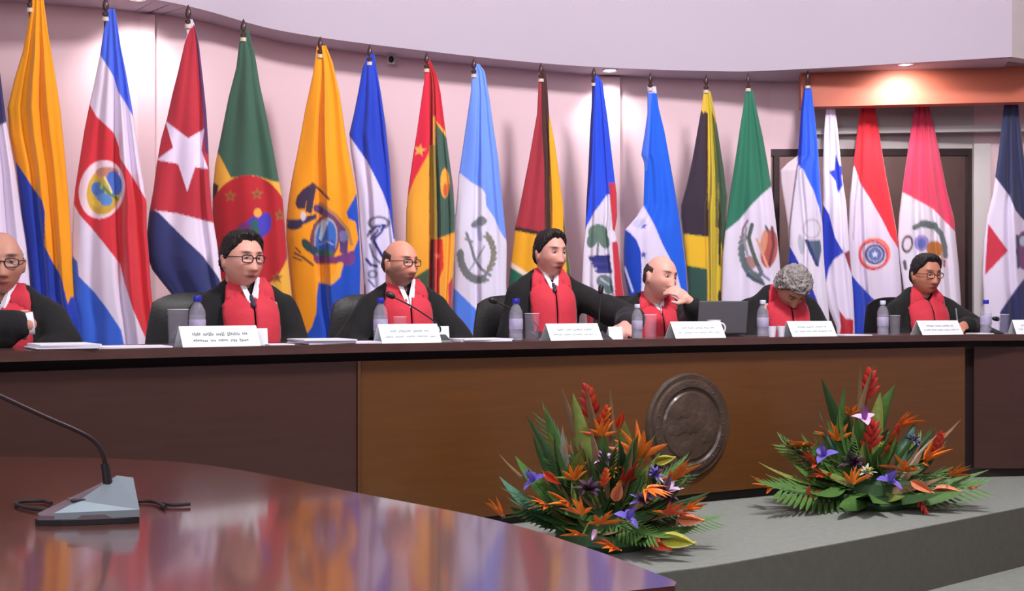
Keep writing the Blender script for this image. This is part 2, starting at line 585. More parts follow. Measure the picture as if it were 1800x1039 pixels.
def flag(name_label, D, top, L, Rr, base, shapes, folds=(), depth=.30, amp=.016, pole_x=None, pole_top=None, seed=0,
         group='national flags on poles behind the bench', visible_top=True, kf=1.0):
    rng = random.Random(seed)
    YB = 655.0
    ys = [p[1] for p in L]
    y0 = min(L[0][1], Rr[0][1])
    ny = int((YB - y0) / 2.6)
    width = max(np.interp(y, [p[1] for p in Rr], [p[0] for p in Rr]) - np.interp(y, ys, [p[0] for p in L]) for y in range(int(y0), 640, 20))
    nx = int(max(36, width / 1.55))
    nb = 14
    yy = np.linspace(y0, YB, ny)
    lx = np.interp(yy, ys, [p[0] for p in L])
    rx = np.interp(yy, [p[1] for p in Rr], [p[0] for p in Rr])
    if not folds:
        folds = [(rng.uniform(.12, .3), .05), (rng.uniform(.4, .6), .06), (rng.uniform(.7, .88), .05)]
    tf = np.linspace(0, 1, nx)
    X, Y = np.meshgrid(tf, yy)
    PX = lx[:, None] + (rx - lx)[:, None] * X
    hw = (rx - lx)[:, None] / 2 / F * D
    bulge = -depth * hw * np.sqrt(np.clip(1 - (2 * X - 1) ** 2, 0, 1))
    fo = np.zeros_like(X)
    V = (Y - y0) / (YB - y0)
    for i, f_ in enumerate(folds):
        sx, sw = f_[0], f_[1]
        st = f_[2] if len(f_) > 2 else 1.0
        drift = .03 * np.sin(V * rng.uniform(2, 5) + rng.uniform(0, 6))
        fo += amp * st * np.exp(-((X - sx - drift) / sw) ** 2) * (np.clip(hw / .05, .25, 3.2))
        fo -= amp * .5 * st * np.exp(-((X - sx - drift - 1.8 * sw) / sw) ** 2) * (np.clip(hw / .05, .25, 2.2))
    ph = rng.uniform(0, 6)
    fo += .006 * np.sin(X * 9 + V * 7 + ph) * np.clip(V * 3, 0, 1) + .005 * np.sin(X * 5 - V * 15 + ph)
    fo *= np.clip(np.sin(np.pi * np.clip(X, 0, 1)) * 3, 0, 1)
    OFF = np.minimum(bulge + fo, -.006 * np.clip(np.sin(np.pi * X) * 4, 0, 1))
    DD = D + OFF
    front = np.stack([(PX - 900) / F * DD, DD, CZ + (HY - Y) / F * DD], -1)
    # back half of the hanging cloth
    tb = np.linspace(0, 1, nb + 2)[1:-1][::-1]
    XB, YBk = np.meshgrid(tb, yy)
    PXB = lx[:, None] + (rx - lx)[:, None] * XB
    DB = D + depth * .8 * hw * np.sqrt(1 - (2 * XB - 1) ** 2) * 1.0
    backp = np.stack([(PXB - 900) / F * D, DB, CZ + (HY - YBk) / F * D], -1)
    allp = np.concatenate([front, backp], 1)
    W = nx + nb
    PXA = np.concatenate([PX, PXB], 1)
    PYA = np.concatenate([Y, YBk], 1)
    # slightly softened print: average of four samples round each grid point
    dx = (rx - lx)[:, None] / nx * .3
    C = sum(paint(shapes, base, PXA + sx * dx, PYA + sy * .8) for sx, sy in ((-1, -1), (1, -1), (-1, 1), (1, 1))) / 4
    C = np.clip(C * kf * 1.12, 0, .93)
    n = ny * W
    idx = np.arange(n).reshape(ny, W)
    a = idx[:-1, :]
    b = np.roll(idx, -1, 1)[:-1, :]
    c = np.roll(idx, -1, 1)[1:, :]
    d = idx[1:, :]
    quads = np.stack([a, d, c, b], -1).reshape(-1, 4)
    me = bpy.data.meshes.new('cloth')
    me.vertices.add(n)
    me.vertices.foreach_set('co', (allp.reshape(-1, 3)).ravel())
    me.loops.add(quads.size)
    me.loops.foreach_set('vertex_index', quads.ravel())
    me.polygons.add(len(quads))
    me.polygons.foreach_set('loop_start', np.arange(0, quads.size, 4))
    me.polygons.foreach_set('use_smooth', np.ones(len(quads), bool))
    at_ = me.color_attributes.new('Col', 'FLOAT_COLOR', 'POINT')
    at_.data.foreach_set('color', np.concatenate([C.reshape(-1, 3), np.ones((n, 1))], 1).ravel())
    me.update(calc_edges=True)
    me.validate()
    me.materials.append(M['cloth'])
    px_, pt = top
    P = at(px_, pt, D)
    t = thing('flag_on_pole', name_label, 'flag', (P.x, P.y, 0), 0, group)
    for v in me.vertices:
        pass
    o = link('cloth', me, t)
    me.transform(Matrix.Translation((-P.x, -P.y, 0)))
    zt = P.z
    MB().tube([(0, .012, .04), (0, .012, zt - .5), (0, .004, zt - .09)], .011, 12).build('pole', M['pole'], t, True)
    MB().lathe([(.004, -.105), (.016, -.10), (.018, -.085), (.010, -.075), (.017, -.05), (.014, -.03), (.006, -.01), (.001, 0)],
               (0, 0, zt), 14).build('finial', M['finial'], t, True)
    MB().lathe([(.012, -.13), (.019, -.128), (.019, -.108), (.012, -.106)], (0, 0, zt), 14).build('ring', M['ivory'], t, True)
    MB().lathe([(.16, 0), (.16, .02), (.10, .045), (.03, .06), (.02, .09)], (0, 0, 0), 24).build('base', M['pole'], t, True)
    return t


W_ = (222, 208, 228)
YEL, BLU = (233, 150, 24), (34, 58, 160)

flag('white flag with a navy top, cut by the photo edge behind the balding man', 5.75, (-45, -20),
     [(-50, -15), (-75, 100), (-105, 300), (-125, 500), (-130, 655)], [(-36, -15), (-18, 40), (0, 125), (11, 212), (27, 300), (38, 380), (46, 430), (53, 500), (58, 655)],
     W_, [('p', (52, 46, 98), [(-140, -20), (5, -20), (14, 214), (-140, 270)])], seed=1)
flag('yellow and dark blue flag, second from the left edge', 5.82, (54, -22),
     [(56, -8), (52, 25), (40, 90), (25, 140), (13, 190), (17, 240), (28, 290), (37, 370), (45, 420), (52, 480), (60, 560), (62, 655)],
     [(76, -8), (85, 60), (95, 120), (106, 190), (113, 260), (121, 350), (125, 420), (128, 480), (130, 520), (140, 560), (146, 655)],
     YEL, [('p', BLU, [(20, 282), (28, 285), (45, 310), (60, 333), (74, 352), (79, 374), (78, 432), (92, 460), (107, 485), (113, 510), (119, 535),
                       (124, 522), (135, 520), (160, 560), (160, 660), (20, 660)])],
     folds=[(.30, .07, 1.0), (.62, .06, .9)], seed=2)
flag('blue, white and red striped flag with an oval emblem, beside the bright wall spot', 5.84, (186, -6),
     [(188, 16), (176, 95), (165, 150), (157, 185), (148, 230), (140, 280), (132, 330), (129, 360), (127, 420), (127, 480), (130, 530), (137, 560), (138, 655)],
     [(202, 16), (212, 80), (222, 130), (233, 195), (240, 240), (247, 290), (254, 330), (258, 360), (258, 400), (262, 450), (265, 500), (270, 550), (277, 600), (280, 655)],
     W_, [('p', (70, 100, 218), [(150, 0), (260, 0), (260, 205), (233, 203), (220, 180), (207, 160), (200, 135), (190, 118), (176, 97), (150, 90)]),
          ('p', (205, 48, 60), [(120, 182), (157, 182), (169, 204), (200, 233), (209, 258), (211, 278), (233, 311), (258, 353), (290, 400), (290, 660), (275, 640), (258, 600),
                                (235, 547), (219, 498), (211, 464), (178, 422), (160, 400), (140, 378), (129, 358), (120, 340)]),
          ('p', (55, 98, 205), [(110, 440), (127, 450), (136, 460), (138, 485), (167, 515), (189, 544), (213, 580), (219, 610), (222, 660), (110, 660)]),
          ('e', (240, 205, 215), (179, 333), (40, 52), 12), ('e', (200, 160, 60), (183, 336), (30, 42), 12),
          ('e', (190, 130, 110), (188, 303), (20, 10), 0), ('e', (70, 105, 190), (201, 322), (13, 22), -12), ('e', (70, 110, 180), (172, 333), (11, 14), -20),
          ('e', (90, 135, 195), (184, 351), (14, 11), 20), ('l', (90, 130, 60), [(176, 322), (190, 338), (206, 350)], 5),
          ('l', (225, 210, 150), [(184, 312), (192, 328), (196, 338)], 4), ('e', (215, 180, 70), (170, 358), (8, 6), 30), ('l', (150, 165, 90), [(180, 318), (178, 330)], 5)],
     folds=[(.66, .06, 1.2), (.9, .05, 1.0), (.25, .08, .4)], seed=3)
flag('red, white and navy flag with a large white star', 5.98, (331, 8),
     [(326, 34), (328, 62), (312, 130), (303, 165), (293, 210), (283, 245), (275, 290), (270, 330), (262, 375), (257, 420), (259, 452), (268, 475), (290, 503),
      (308, 525), (322, 545), (330, 655)],
     [(338, 34), (343, 45), (350, 80), (358, 150), (363, 200), (366, 250), (368, 310), (372, 360), (377, 400), (382, 430), (388, 480), (392, 520), (395, 655)],
     (48, 54, 104), [('p', (178, 46, 60), [(240, 20), (400, 20), (400, 396), (376, 392), (311, 375), (267, 369), (240, 366)]),
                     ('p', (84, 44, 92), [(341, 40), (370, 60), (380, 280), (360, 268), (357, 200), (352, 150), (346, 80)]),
                     ('p', W_, [(267, 369), (311, 375), (376, 392), (400, 398), (400, 520), (383, 486), (356, 449), (325, 420), (300, 395), (277, 372)]),
                     ('p', W_, [(320, 20), (345, 20), (343, 42), (333, 52), (325, 75), (318, 75)]),
                     ('p', (228, 212, 236), [(291, 213), (331, 243), (359, 227), (354, 264), (366, 297), (343, 294), (329, 337), (313, 288), (275, 281), (304, 260)])],
     folds=[(.80, .06, .9), (.35, .12, .4)], amp=.011, seed=4)
DST = [('p', (150, 92, 48), star_pts(x, y, 12, 5)) for x, y in ((405, 345), (452, 341), (492, 378), (487, 488), (398, 460))]
DSI = [('p', (120, 60, 50), star_pts(x, y, 5, 2)) for x, y in ((405, 345), (452, 341), (492, 378), (487, 488), (398, 460))]
flag('dark green and yellow flag with a red disc and blue parrot', 6.33, (428, 33),
     [(423, 50), (420, 80), (415, 120), (402, 170), (392, 220), (384, 260), (378, 290), (374, 330), (373, 400), (374, 500), (376, 655)],
     [(436, 50), (448, 95), (457, 150), (468, 200), (480, 260), (490, 315), (497, 350), (501, 400), (505, 450), (511, 500), (516, 560), (518, 655)],
     (222, 165, 62), [('p', (58, 90, 74), [(360, 30), (520, 30), (520, 310), (492, 320), (487, 320), (445, 308), (406, 312), (387, 275), (378, 262), (360, 250)]),
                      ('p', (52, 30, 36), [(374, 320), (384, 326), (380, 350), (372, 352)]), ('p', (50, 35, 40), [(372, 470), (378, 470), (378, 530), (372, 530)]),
                      ('e', (172, 34, 44), (436, 410), (76, 102), 0)] + DST + DSI +
     [('e', (70, 58, 168), (452, 400), (27, 20), -35), ('e', (48, 90, 90), (448, 402), (10, 16), 0), ('e', (70, 60, 175), (465, 390), (11, 17), 20),
      ('e', (232, 160, 70), (453, 374), (7, 8), 0), ('e', (110, 50, 110), (430, 402), (12, 10), 0), ('p', (60, 70, 80), [(505, 520), (520, 520), (520, 600), (505, 590)])],
     folds=[(.3, .12, .5), (.72, .1, .5)], amp=.010, seed=5)
flag('tall yellow-orange and blue flag with a condor crest', 6.65, (563, 64),
     [(557, 80), (550, 130), (537, 190), (528, 240), (518, 290), (512, 320), (507, 350), (503, 390), (503, 420), (507, 460), (512, 510), (518, 545), (530, 580), (530, 655)],
     [(573, 80), (585, 110), (598, 170), (608, 240), (615, 280), (622, 312), (627, 340), (630, 380), (632, 420), (634, 470), (633, 520), (640, 655)],
     (236, 150, 26), [('p', (28, 74, 180), [(627, 340), (609, 373), (612, 384), (625, 390), (630, 420), (622, 440), (607, 445), (606, 460), (600, 478), (592, 494), (582, 501), (560, 497),
                                            (557, 520), (556, 550), (548, 575), (530, 600), (520, 660), (660, 660), (660, 340)]),
                      ('p', (60, 44, 66), [(549, 322), (533, 332), (522, 345), (519, 358), (524, 368), (536, 368), (539, 352), (545, 336)]),
                      ('l', (90, 52, 60), [(549, 322), (560, 332), (578, 350)], 4), ('l', (200, 150, 80), [(548, 330), (545, 352), (547, 366)], 5),
                      ('p', (58, 48, 80), [(504, 386), (524, 386), (540, 380), (556, 376), (556, 384), (540, 392), (524, 398), (508, 400)]),
                      ('e', (205, 196, 204), (533, 380), (5, 8), 0), ('l', (90, 60, 110), [(558, 366), (580, 378), (597, 398), (605, 418), (604, 440)], 14), ('l', (60, 50, 100), [(566, 372), (590, 398), (600, 430)], 4),
                      ('l', (170, 120, 70), [(563, 358), (590, 378), (612, 405), (618, 430)], 6), ('e', (110, 110, 160), (603, 415), (8, 10), 0),
                      ('e', (120, 56, 72), (571, 420), (26, 42), 8), ('p', (58, 46, 70), [(548, 324), (540, 345), (537, 372), (548, 376), (552, 350), (556, 330)]), ('e', (56, 46, 78), (518, 396), (14, 8), -8), ('e', (150, 160, 175), (572, 420), (21, 37), 8), ('e', (52, 96, 176), (573, 421), (18, 33), 8), ('p', (200, 214, 226), [(566, 386), (577, 390), (565, 424), (560, 420)]),
                      ('e', (40, 70, 150), (580, 436), (9, 14), 15), ('e', (58, 92, 84), (572, 446), (14, 8), 0), ('l', (130, 150, 190), [(562, 430), (574, 424), (586, 430)], 3), ('l', (120, 60, 70), [(552, 395), (551, 430), (556, 452)], 3),
                      ('e', (48, 66, 62), (540, 432), (7, 14), -35), ('e', (44, 60, 80), (552, 440), (8, 8), 0),
                      ('l', (104, 48, 104), [(557, 455), (588, 458), (618, 448)], 12), ('l', (128, 44, 66), [(557, 461), (590, 462)], 5),
                      ('e', (112, 58, 122), (612, 455), (12, 12), 0), ('l', (232, 160, 50), [(560, 489), (583, 495), (594, 484), (597, 466)], 10),
                      ('l', (104, 66, 40), [(518, 445), (532, 452), (550, 466)], 4), ('l', (104, 66, 40), [(520, 436), (528, 444)], 3), ('l', (90, 70, 40), [(515, 452), (530, 458)], 3)],
     folds=[(.44, .06, 1.5), (.75, .1, .4)], amp=.014, seed=6)
flag('blue and white flag behind the bald bearded man, with a dark printed crest', 6.84, (650, 78),
     [(647, 94), (637, 120), (630, 160), (622, 200), (614, 235), (616, 262), (622, 300), (628, 340), (632, 400), (636, 450), (640, 500), (645, 655)],
     [(658, 94), (662, 120), (670, 165), (678, 220), (685, 290), (688, 340), (692, 400), (696, 430), (702, 500), (708, 655)],
     (208, 200, 228), [('p', (34, 62, 182), [(600, 80), (720, 80), (720, 420), (692, 420), (689, 403), (684, 370), (673, 339), (660, 312), (645, 283), (630, 262), (614, 238), (600, 236)]),
                       ('r', (110, 110, 130), (666, 392), (20, 12), 0, .7), ('l', (38, 44, 130), [(648, 412), (660, 398), (676, 396), (670, 408), (657, 421)], 4),
                       ('l', (42, 46, 130), [(652, 420), (664, 406)], 4), ('l', (40, 46, 130), [(657, 424), (666, 440), (672, 450)], 5), ('l', (70, 84, 90), [(646, 415), (650, 406)], 4),
                       ('l', (104, 110, 130), [(650, 430), (656, 450), (668, 462)], 4), ('l', (60, 70, 120), [(644, 456), (652, 466), (662, 468)], 5),
                       ('e', (120, 124, 150), (655, 482), (9, 8), 0), ('e', (190, 186, 210), (655, 482), (5, 4), 0), ('l', (110, 110, 150), [(648, 492), (658, 504)], 4),
                       ('p', (150, 50, 96), [(630, 495), (642, 500), (646, 560), (636, 600), (620, 560)])],
     folds=[(.82, .05, .8), (.3, .08, .6)], seed=7)
flag('red, yellow and green flag with small gold stars', 7.03, (750, 91),
     [(746, 102), (746, 140), (740, 180), (733, 230), (725, 280), (718, 330), (714, 370), (713, 430), (715, 500), (725, 560), (728, 655)],
     [(754, 102), (768, 130), (775, 165), (782, 220), (790, 280), (797, 330), (800, 380), (800, 420), (797, 480), (793, 540), (797, 655)],
     (232, 160, 52), [('p', (220, 40, 66), [(700, 90), (757, 90), (757, 262), (745, 285), (730, 312), (717, 345), (700, 345)]),
                      ('p', (240, 180, 84), star_pts(738, 264, 12, 5, -80)),
                      ('p', (64, 84, 60), [(700, 505), (757, 470), (757, 560), (700, 560)]),
                      ('p', (168, 34, 40), [(754, 90), (766, 90), (766, 660), (755, 660)]), ('p', (220, 150, 60), [(761, 205), (767, 205), (767, 262), (760, 262)]),  # dark red strip paints the shade of the middle fold
                      ('p', (160, 130, 40), [(755, 255), (768, 255), (767, 420), (756, 440)]),
                      ('p', (196, 38, 56), [(766, 90), (800, 90), (800, 250), (766, 212)]), ('p', (64, 90, 78), [(766, 215), (790, 250), (810, 300), (810, 404), (768, 420)]),
                      ('p', (128, 50, 70), [(791, 280), (800, 300), (800, 350), (794, 330)]),
                      ('e', (222, 160, 60), (782, 322), (8, 26), 0), ('e', (200, 84, 50), (783, 334), (4, 12), 0), ('p', (90, 30, 30), [(757, 420), (764, 420), (764, 655), (757, 655)]),  # dark brown strip continues the painted fold shade
                      ('p', (206, 48, 40), [(764, 420), (778, 420), (780, 470), (772, 490), (768, 655), (764, 655)]), ('p', (246, 150, 110), star_pts(769, 450, 6, 2.6)),
                      ('p', (192, 50, 70), [(788, 500), (800, 480), (800, 655), (790, 655)])],
     folds=[(.50, .035, 1.8), (.68, .03, .9), (.85, .04, .6)], amp=.016, seed=8)
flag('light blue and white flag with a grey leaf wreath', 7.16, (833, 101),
     [(830, 112), (828, 160), (820, 215), (812, 270), (806, 310), (803, 350), (798, 400), (797, 440), (798, 480), (797, 530), (797, 655)],
     [(842, 112), (852, 125), (860, 170), (867, 220), (876, 280), (882, 340), (888, 400), (891, 430), (890, 500), (893, 560), (893, 655)],
     (212, 206, 226), [('p', (106, 144, 240), [(790, 90), (900, 90), (900, 425), (888, 420), (878, 405), (870, 385), (855, 362), (853, 340), (848, 332), (828, 320), (809, 305), (790, 300)]),
                       ('p', (80, 124, 222), [(780, 505), (800, 508), (835, 542), (858, 570), (865, 660), (780, 660)]),
                       ('e', (112, 116, 124), (842, 392), (15, 7), -20), ('e', (112, 116, 124), (846, 387), (8, 7), 0), ('l', (160, 160, 190), [(842, 400), (844, 420)], 8),
                       ('w', (108, 112, 116), (841, 448), (32, 44), 70, 185, 11, 8), ('w', (120, 118, 104), (838, 446), (30, 40), -52, 42, 8, 6.5),
                       ('l', (110, 114, 120), [(820, 410), (828, 432), (834, 455), (845, 472), (862, 484)], 5),
                       ('l', (120, 124, 132), [(818, 420), (830, 425)], 4), ('l', (126, 130, 140), [(852, 432), (838, 456), (826, 474)], 2.5)],
     folds=[(.46, .06, .9), (.8, .06, .4)], amp=.012, seed=9)
flag('maroon, black, gold and green flag behind the black-haired man with no glasses', 7.41, (951, 110),
     [(947, 122), (946, 160), (944, 200), (937, 240), (930, 280), (920, 330), (912, 370), (905, 400), (902, 430), (897, 470), (893, 520), (893, 655)],
     [(959, 122), (962, 150), (965, 200), (975, 250), (982, 300), (990, 360), (995, 420), (1003, 480), (1010, 560), (1012, 655)],
     (226, 160, 34), [('p', (156, 46, 58), [(880, 90), (957, 90), (961, 414), (960, 410), (880, 398)]),
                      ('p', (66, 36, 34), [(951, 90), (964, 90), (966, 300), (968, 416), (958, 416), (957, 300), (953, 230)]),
                      ('l', (54, 34, 36), [(898, 400), (962, 413)], 7),
                      ('p', (74, 92, 48), [(991, 360), (1020, 360), (1020, 660), (1000, 660), (996, 470), (990, 400)]),
                      ('p', (28, 96, 74), [(880, 466), (898, 468), (935, 492), (940, 560), (940, 660), (880, 660)]), ('l', (226, 206, 190), [(896, 464), (935, 489)], 8)],
     folds=[(.70, .05, 1.2), (.25, .1, .4)], amp=.012, seed=10)
flag('blue and red flag with a palm tree emblem on white', 7.57, (1044, 118),
     [(1041, 130), (1040, 180), (1037, 230), (1034, 300), (1031, 350), (1029, 400), (1025, 440), (1022, 500), (1030, 540), (1040, 655)],
     [(1048, 130), (1059, 145), (1067, 200), (1073, 250), (1080, 310), (1084, 340), (1085, 380), (1081, 405), (1086, 430), (1092, 480), (1098, 530), (1098, 655)],
     (214, 206, 224), [('p', (36, 74, 210), [(1010, 100), (1100, 100), (1100, 345), (1068, 341), (1056, 358), (1045, 372), (1029, 402), (1010, 410)]),
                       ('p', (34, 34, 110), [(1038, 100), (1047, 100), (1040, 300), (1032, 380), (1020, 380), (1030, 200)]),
                       ('p', (186, 52, 66), [(1070, 320), (1076, 322), (1100, 320), (1100, 405), (1082, 408), (1077, 404)]),
                       ('p', (188, 48, 60), [(1076, 426), (1100, 420), (1105, 660), (1084, 660), (1082, 540), (1080, 490)]),
                       ('e', (96, 122, 110), (1051, 408), (17, 14), 0), ('e', (88, 116, 106), (1041, 422), (9, 14), 20), ('e', (96, 122, 110), (1062, 423), (9, 15), -20),
                       ('l', (110, 120, 120), [(1052, 420), (1050, 448)], 4),
                       ('p', (44, 48, 120), [(1034, 450), (1072, 448), (1072, 458), (1076, 480), (1050, 480), (1050, 472), (1042, 470), (1046, 462), (1036, 458)]),
                       ('l', (60, 62, 130), [(1042, 464), (1072, 464)], 5), ('l', (60, 62, 130), [(1048, 476), (1074, 476)], 5),
                       ('e', (100, 116, 124), (1062, 495), (14, 12), 20), ('e', (86, 108, 110), (1070, 508), (8, 10), 0), ('l', (190, 190, 200), [(1056, 490), (1070, 500)], 3),
                       ('p', (160, 40, 56), [(1020, 510), (1048, 512), (1078, 532), (1084, 545), (1084, 660), (1020, 660)]), ('l', (224, 214, 224), [(1050, 512), (1080, 532)], 4)],
     folds=[(.2, .06, .8), (.68, .05, 1.0)], amp=.013, seed=11)
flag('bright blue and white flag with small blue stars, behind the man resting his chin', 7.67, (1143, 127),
     [(1138, 152), (1138, 200), (1133, 235), (1127, 272), (1132, 285), (1133, 300), (1131, 360), (1118, 382), (1098, 405), (1096, 440), (1097, 480), (1105, 520), (1110, 655)],
     [(1153, 152), (1158, 190), (1168, 230), (1177, 280), (1186, 330), (1193, 370), (1200, 420), (1206, 470), (1210, 530), (1212, 655)],
     (212, 202, 228), [('p', (28, 92, 216), [(1090, 158), (1230, 158), (1230, 560), (1200, 520), (1190, 480), (1178, 455), (1165, 430), (1150, 395), (1131, 361), (1090, 370)]),
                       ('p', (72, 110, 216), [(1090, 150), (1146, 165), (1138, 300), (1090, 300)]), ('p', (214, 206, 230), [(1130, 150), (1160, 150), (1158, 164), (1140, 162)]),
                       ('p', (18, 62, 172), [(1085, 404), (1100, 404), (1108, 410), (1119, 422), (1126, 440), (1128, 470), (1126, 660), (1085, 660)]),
                       ('l', (196, 206, 236), [(1098, 470), (1112, 512)], 4), ('p', (76, 74, 170), star_pts(1131, 397, 7, 3)), ('p', (76, 74, 170), star_pts(1131, 448, 7, 3)),
                       ('e', (186, 184, 216), (1124, 392), (12, 7), -20)],
     folds=[(.3, .08, .5), (.6, .1, .3)], amp=.010, seed=12)
flag('black, yellow and dark green flag with broad yellow stripes', 7.77, (1241, 131),
     [(1237, 160), (1233, 190), (1226, 230), (1217, 280), (1208, 320), (1197, 360), (1197, 380), (1202, 420), (1206, 460), (1210, 500), (1212, 655)],
     [(1249, 160), (1257, 200), (1265, 250), (1273, 300), (1279, 345), (1276, 390), (1273, 440), (1270, 520), (1270, 655)],
     (196, 172, 52), [('p', (54, 42, 56), [(1180, 192), (1237, 192), (1243, 200), (1243, 416), (1203, 411), (1180, 408)]), ('l', (60, 30, 22), [(1242, 200), (1243, 414)], 4),
                      ('p', (214, 172, 62), [(1230, 150), (1240, 150), (1241, 190), (1237, 200), (1232, 192)]),
                      ('p', (222, 176, 44), [(1190, 412), (1243, 417), (1243, 472), (1208, 466), (1190, 462)]),
                      ('p', (46, 76, 68), [(1190, 465), (1208, 467), (1243, 473), (1243, 660), (1190, 660)]),
                      ('p', (96, 96, 30), [(1251, 195), (1257, 210), (1262, 300), (1262, 420), (1263, 345), (1263, 400), (1258, 400), (1257, 300)]),
                      ('p', (58, 82, 62), [(1257, 215), (1280, 215), (1290, 430), (1270, 440), (1264, 400), (1263, 330)]),
                      ('p', (50, 36, 34), [(1263, 350), (1268, 380), (1267, 470), (1263, 465)]), ('e', (60, 50, 40), (1265, 522), (3, 12), 0)],
     folds=[(.6, .045, 1.3), (.82, .05, .8)], amp=.014, seed=13)
flag('green and white flag with a red-brown eagle emblem', 7.71, (1315, 128),
     [(1311, 158), (1307, 185), (1300, 230), (1291, 290), (1283, 340), (1275, 400), (1270, 450), (1268, 520), (1268, 655)],
     [(1323, 158), (1332, 200), (1341, 240), (1350, 290), (1358, 340), (1365, 400), (1370, 450), (1373, 500), (1377, 560), (1380, 655)],
     (214, 204, 224), [('p', (44, 112, 88), [(1250, 140), (1380, 140), (1380, 316), (1358, 326), (1340, 341), (1320, 361), (1300, 386), (1273, 408), (1250, 420)]),
                       ('e', (172, 86, 80), (1352, 437), (15, 34), 6), ('e', (206, 140, 112), (1343, 425), (6, 22), 8), ('l', (110, 50, 60), [(1357, 400), (1360, 430), (1352, 468)], 5),
                       ('e', (160, 120, 118), (1318, 462), (12, 12), 0), ('w', (92, 104, 108), (1337, 440), (34, 48), 92, 210, 11, 7),
                       ('l', (80, 92, 84), [(1322, 395), (1316, 418), (1322, 440), (1330, 462), (1338, 478)], 7), ('l', (150, 150, 150), [(1312, 400), (1308, 425), (1314, 448)], 4),
                       ('l', (134, 110, 120), [(1314, 388), (1306, 402), (1304, 420)], 4), ('l', (216, 160, 140), [(1330, 420), (1340, 445), (1350, 470)], 4),
                       ('l', (66, 76, 92), [(1314, 483), (1326, 492), (1342, 499)], 6), ('l', (110, 110, 150), [(1334, 470), (1342, 484), (1352, 492)], 4),
                       ('l', (74, 84, 96), [(1346, 398), (1350, 406)], 4)],
     folds=[(.35, .1, .7), (.7, .08, .6)], amp=.012, seed=14)
flag('blue and white flag with a faint triangle crest, left of the single blue star flag', 7.98, (1420, 124),
     [(1414, 153), (1408, 190), (1405, 240), (1402, 274), (1385, 286), (1372, 299), (1373, 322), (1379, 360), (1385, 400), (1387, 440), (1385, 470), (1380, 520), (1378, 655)],
     [(1426, 153), (1432, 200), (1437, 250), (1441, 300), (1444, 350), (1446, 400), (1448, 450), (1452, 500), (1458, 560), (1462, 655)],
     (216, 208, 226), [('p', (46, 94, 236), [(1390, 150), (1460, 150), (1460, 400), (1445, 390), (1440, 365), (1430, 335), (1420, 315), (1412, 298), (1402, 290), (1398, 274), (1402, 240)]),
                       ('p', (26, 40, 150), [(1395, 150), (1416, 150), (1412, 200), (1408, 290), (1400, 290)]),
                       ('p', (214, 196, 210), [(1365, 285), (1402, 272), (1402, 292), (1395, 340), (1388, 400), (1380, 400)]), ('l', (120, 104, 120), [(1402, 290), (1395, 340), (1388, 400), (1387, 432)], 3),  # thin grey stroke paints the shade in the fold beside the wing
                       ('p', (34, 50, 160), [(1385, 428), (1398, 450), (1410, 475), (1430, 512), (1448, 560), (1450, 660), (1360, 660), (1360, 430)]),
                       ('r', (190, 176, 190), (1427, 402), (16, 18), 0, .8), ('e', (172, 176, 190), (1408, 430), (5, 18), -8),
                       ('p', (80, 98, 122), [(1414, 421), (1442, 423), (1444, 440), (1438, 470), (1424, 446)]), ('p', (44, 56, 110), [(1414, 421), (1422, 424), (1440, 468), (1434, 468)])],
     folds=[(.48, .05, 1.0), (.8, .06, .5)], amp=.012, seed=15)
flag('narrow white flag with one blue star and a red star near the bench', 8.2, (1460, 158),
     [(1455, 175), (1450, 210), (1448, 240), (1446, 300), (1447, 350), (1445, 400), (1444, 450), (1447, 500), (1455, 540), (1470, 575), (1480, 655)],
     [(1465, 175), (1471, 210), (1476, 260), (1482, 320), (1488, 360), (1492, 420), (1497, 480), (1500, 520), (1502, 560), (1504, 655)],
     (218, 208, 230), [('p', (42, 64, 196), [(1469, 271), (1475, 290), (1486, 296), (1479, 309), (1481, 326), (1473, 340), (1469, 318), (1457, 302), (1467, 298)]),
                       ('p', (34, 54, 176), [(1440, 352), (1447, 360), (1457, 376), (1468, 418), (1483, 444), (1466, 456), (1457, 472), (1452, 495), (1440, 510)]),
                       ('p', (130, 38, 60), [(1484, 445), (1500, 436), (1510, 500), (1496, 480)]),
                       ('p', (184, 40, 56), [(1475, 545), (1486, 560), (1500, 562), (1500, 590), (1476, 590), (1478, 572)])],
     folds=[(.3, .1, .6), (.75, .08, .8)], amp=.012, seed=16)
flag('red and white flag with a round ringed badge', 8.3, (1525, 155),
     [(1514, 172), (1510, 205), (1505, 245), (1499, 295), (1493, 350), (1490, 420), (1492, 480), (1498, 540), (1500, 655)],
     [(1536, 172), (1542, 210), (1548, 250), (1558, 310), (1568, 360), (1577, 410), (1581, 450), (1585, 500), (1588, 560), (1590, 655)],
     (212, 200, 222), [('p', (226, 46, 60), [(1480, 160), (1600, 160), (1600, 442), (1580, 438), (1565, 415), (1550, 385), (1530, 350), (1512, 322), (1505, 300), (1502, 292), (1480, 300)]),
                       ('p', (38, 62, 176), [(1480, 460), (1493, 478), (1508, 497), (1524, 514), (1545, 535), (1541, 550), (1526, 568), (1515, 660), (1480, 660)]),
                       ('r', (226, 110, 90), (1537, 446), (28, 28), 0, .82), ('r', (196, 60, 86), (1535, 449), (26, 26), 0, .86),
                       ('r', (74, 84, 130), (1538, 447), (18, 18), 0, .74), ('e', (92, 110, 170), (1538, 447), (12, 12), 0), ('p', (214, 220, 240), star_pts(1538, 447, 7, 3)),
                       ('l', (180, 165, 186), [(1508, 310), (1503, 360), (1500, 420)], 3)],
     folds=[(.25, .05, 1.0), (.7, .1, .4)], amp=.012, seed=17)
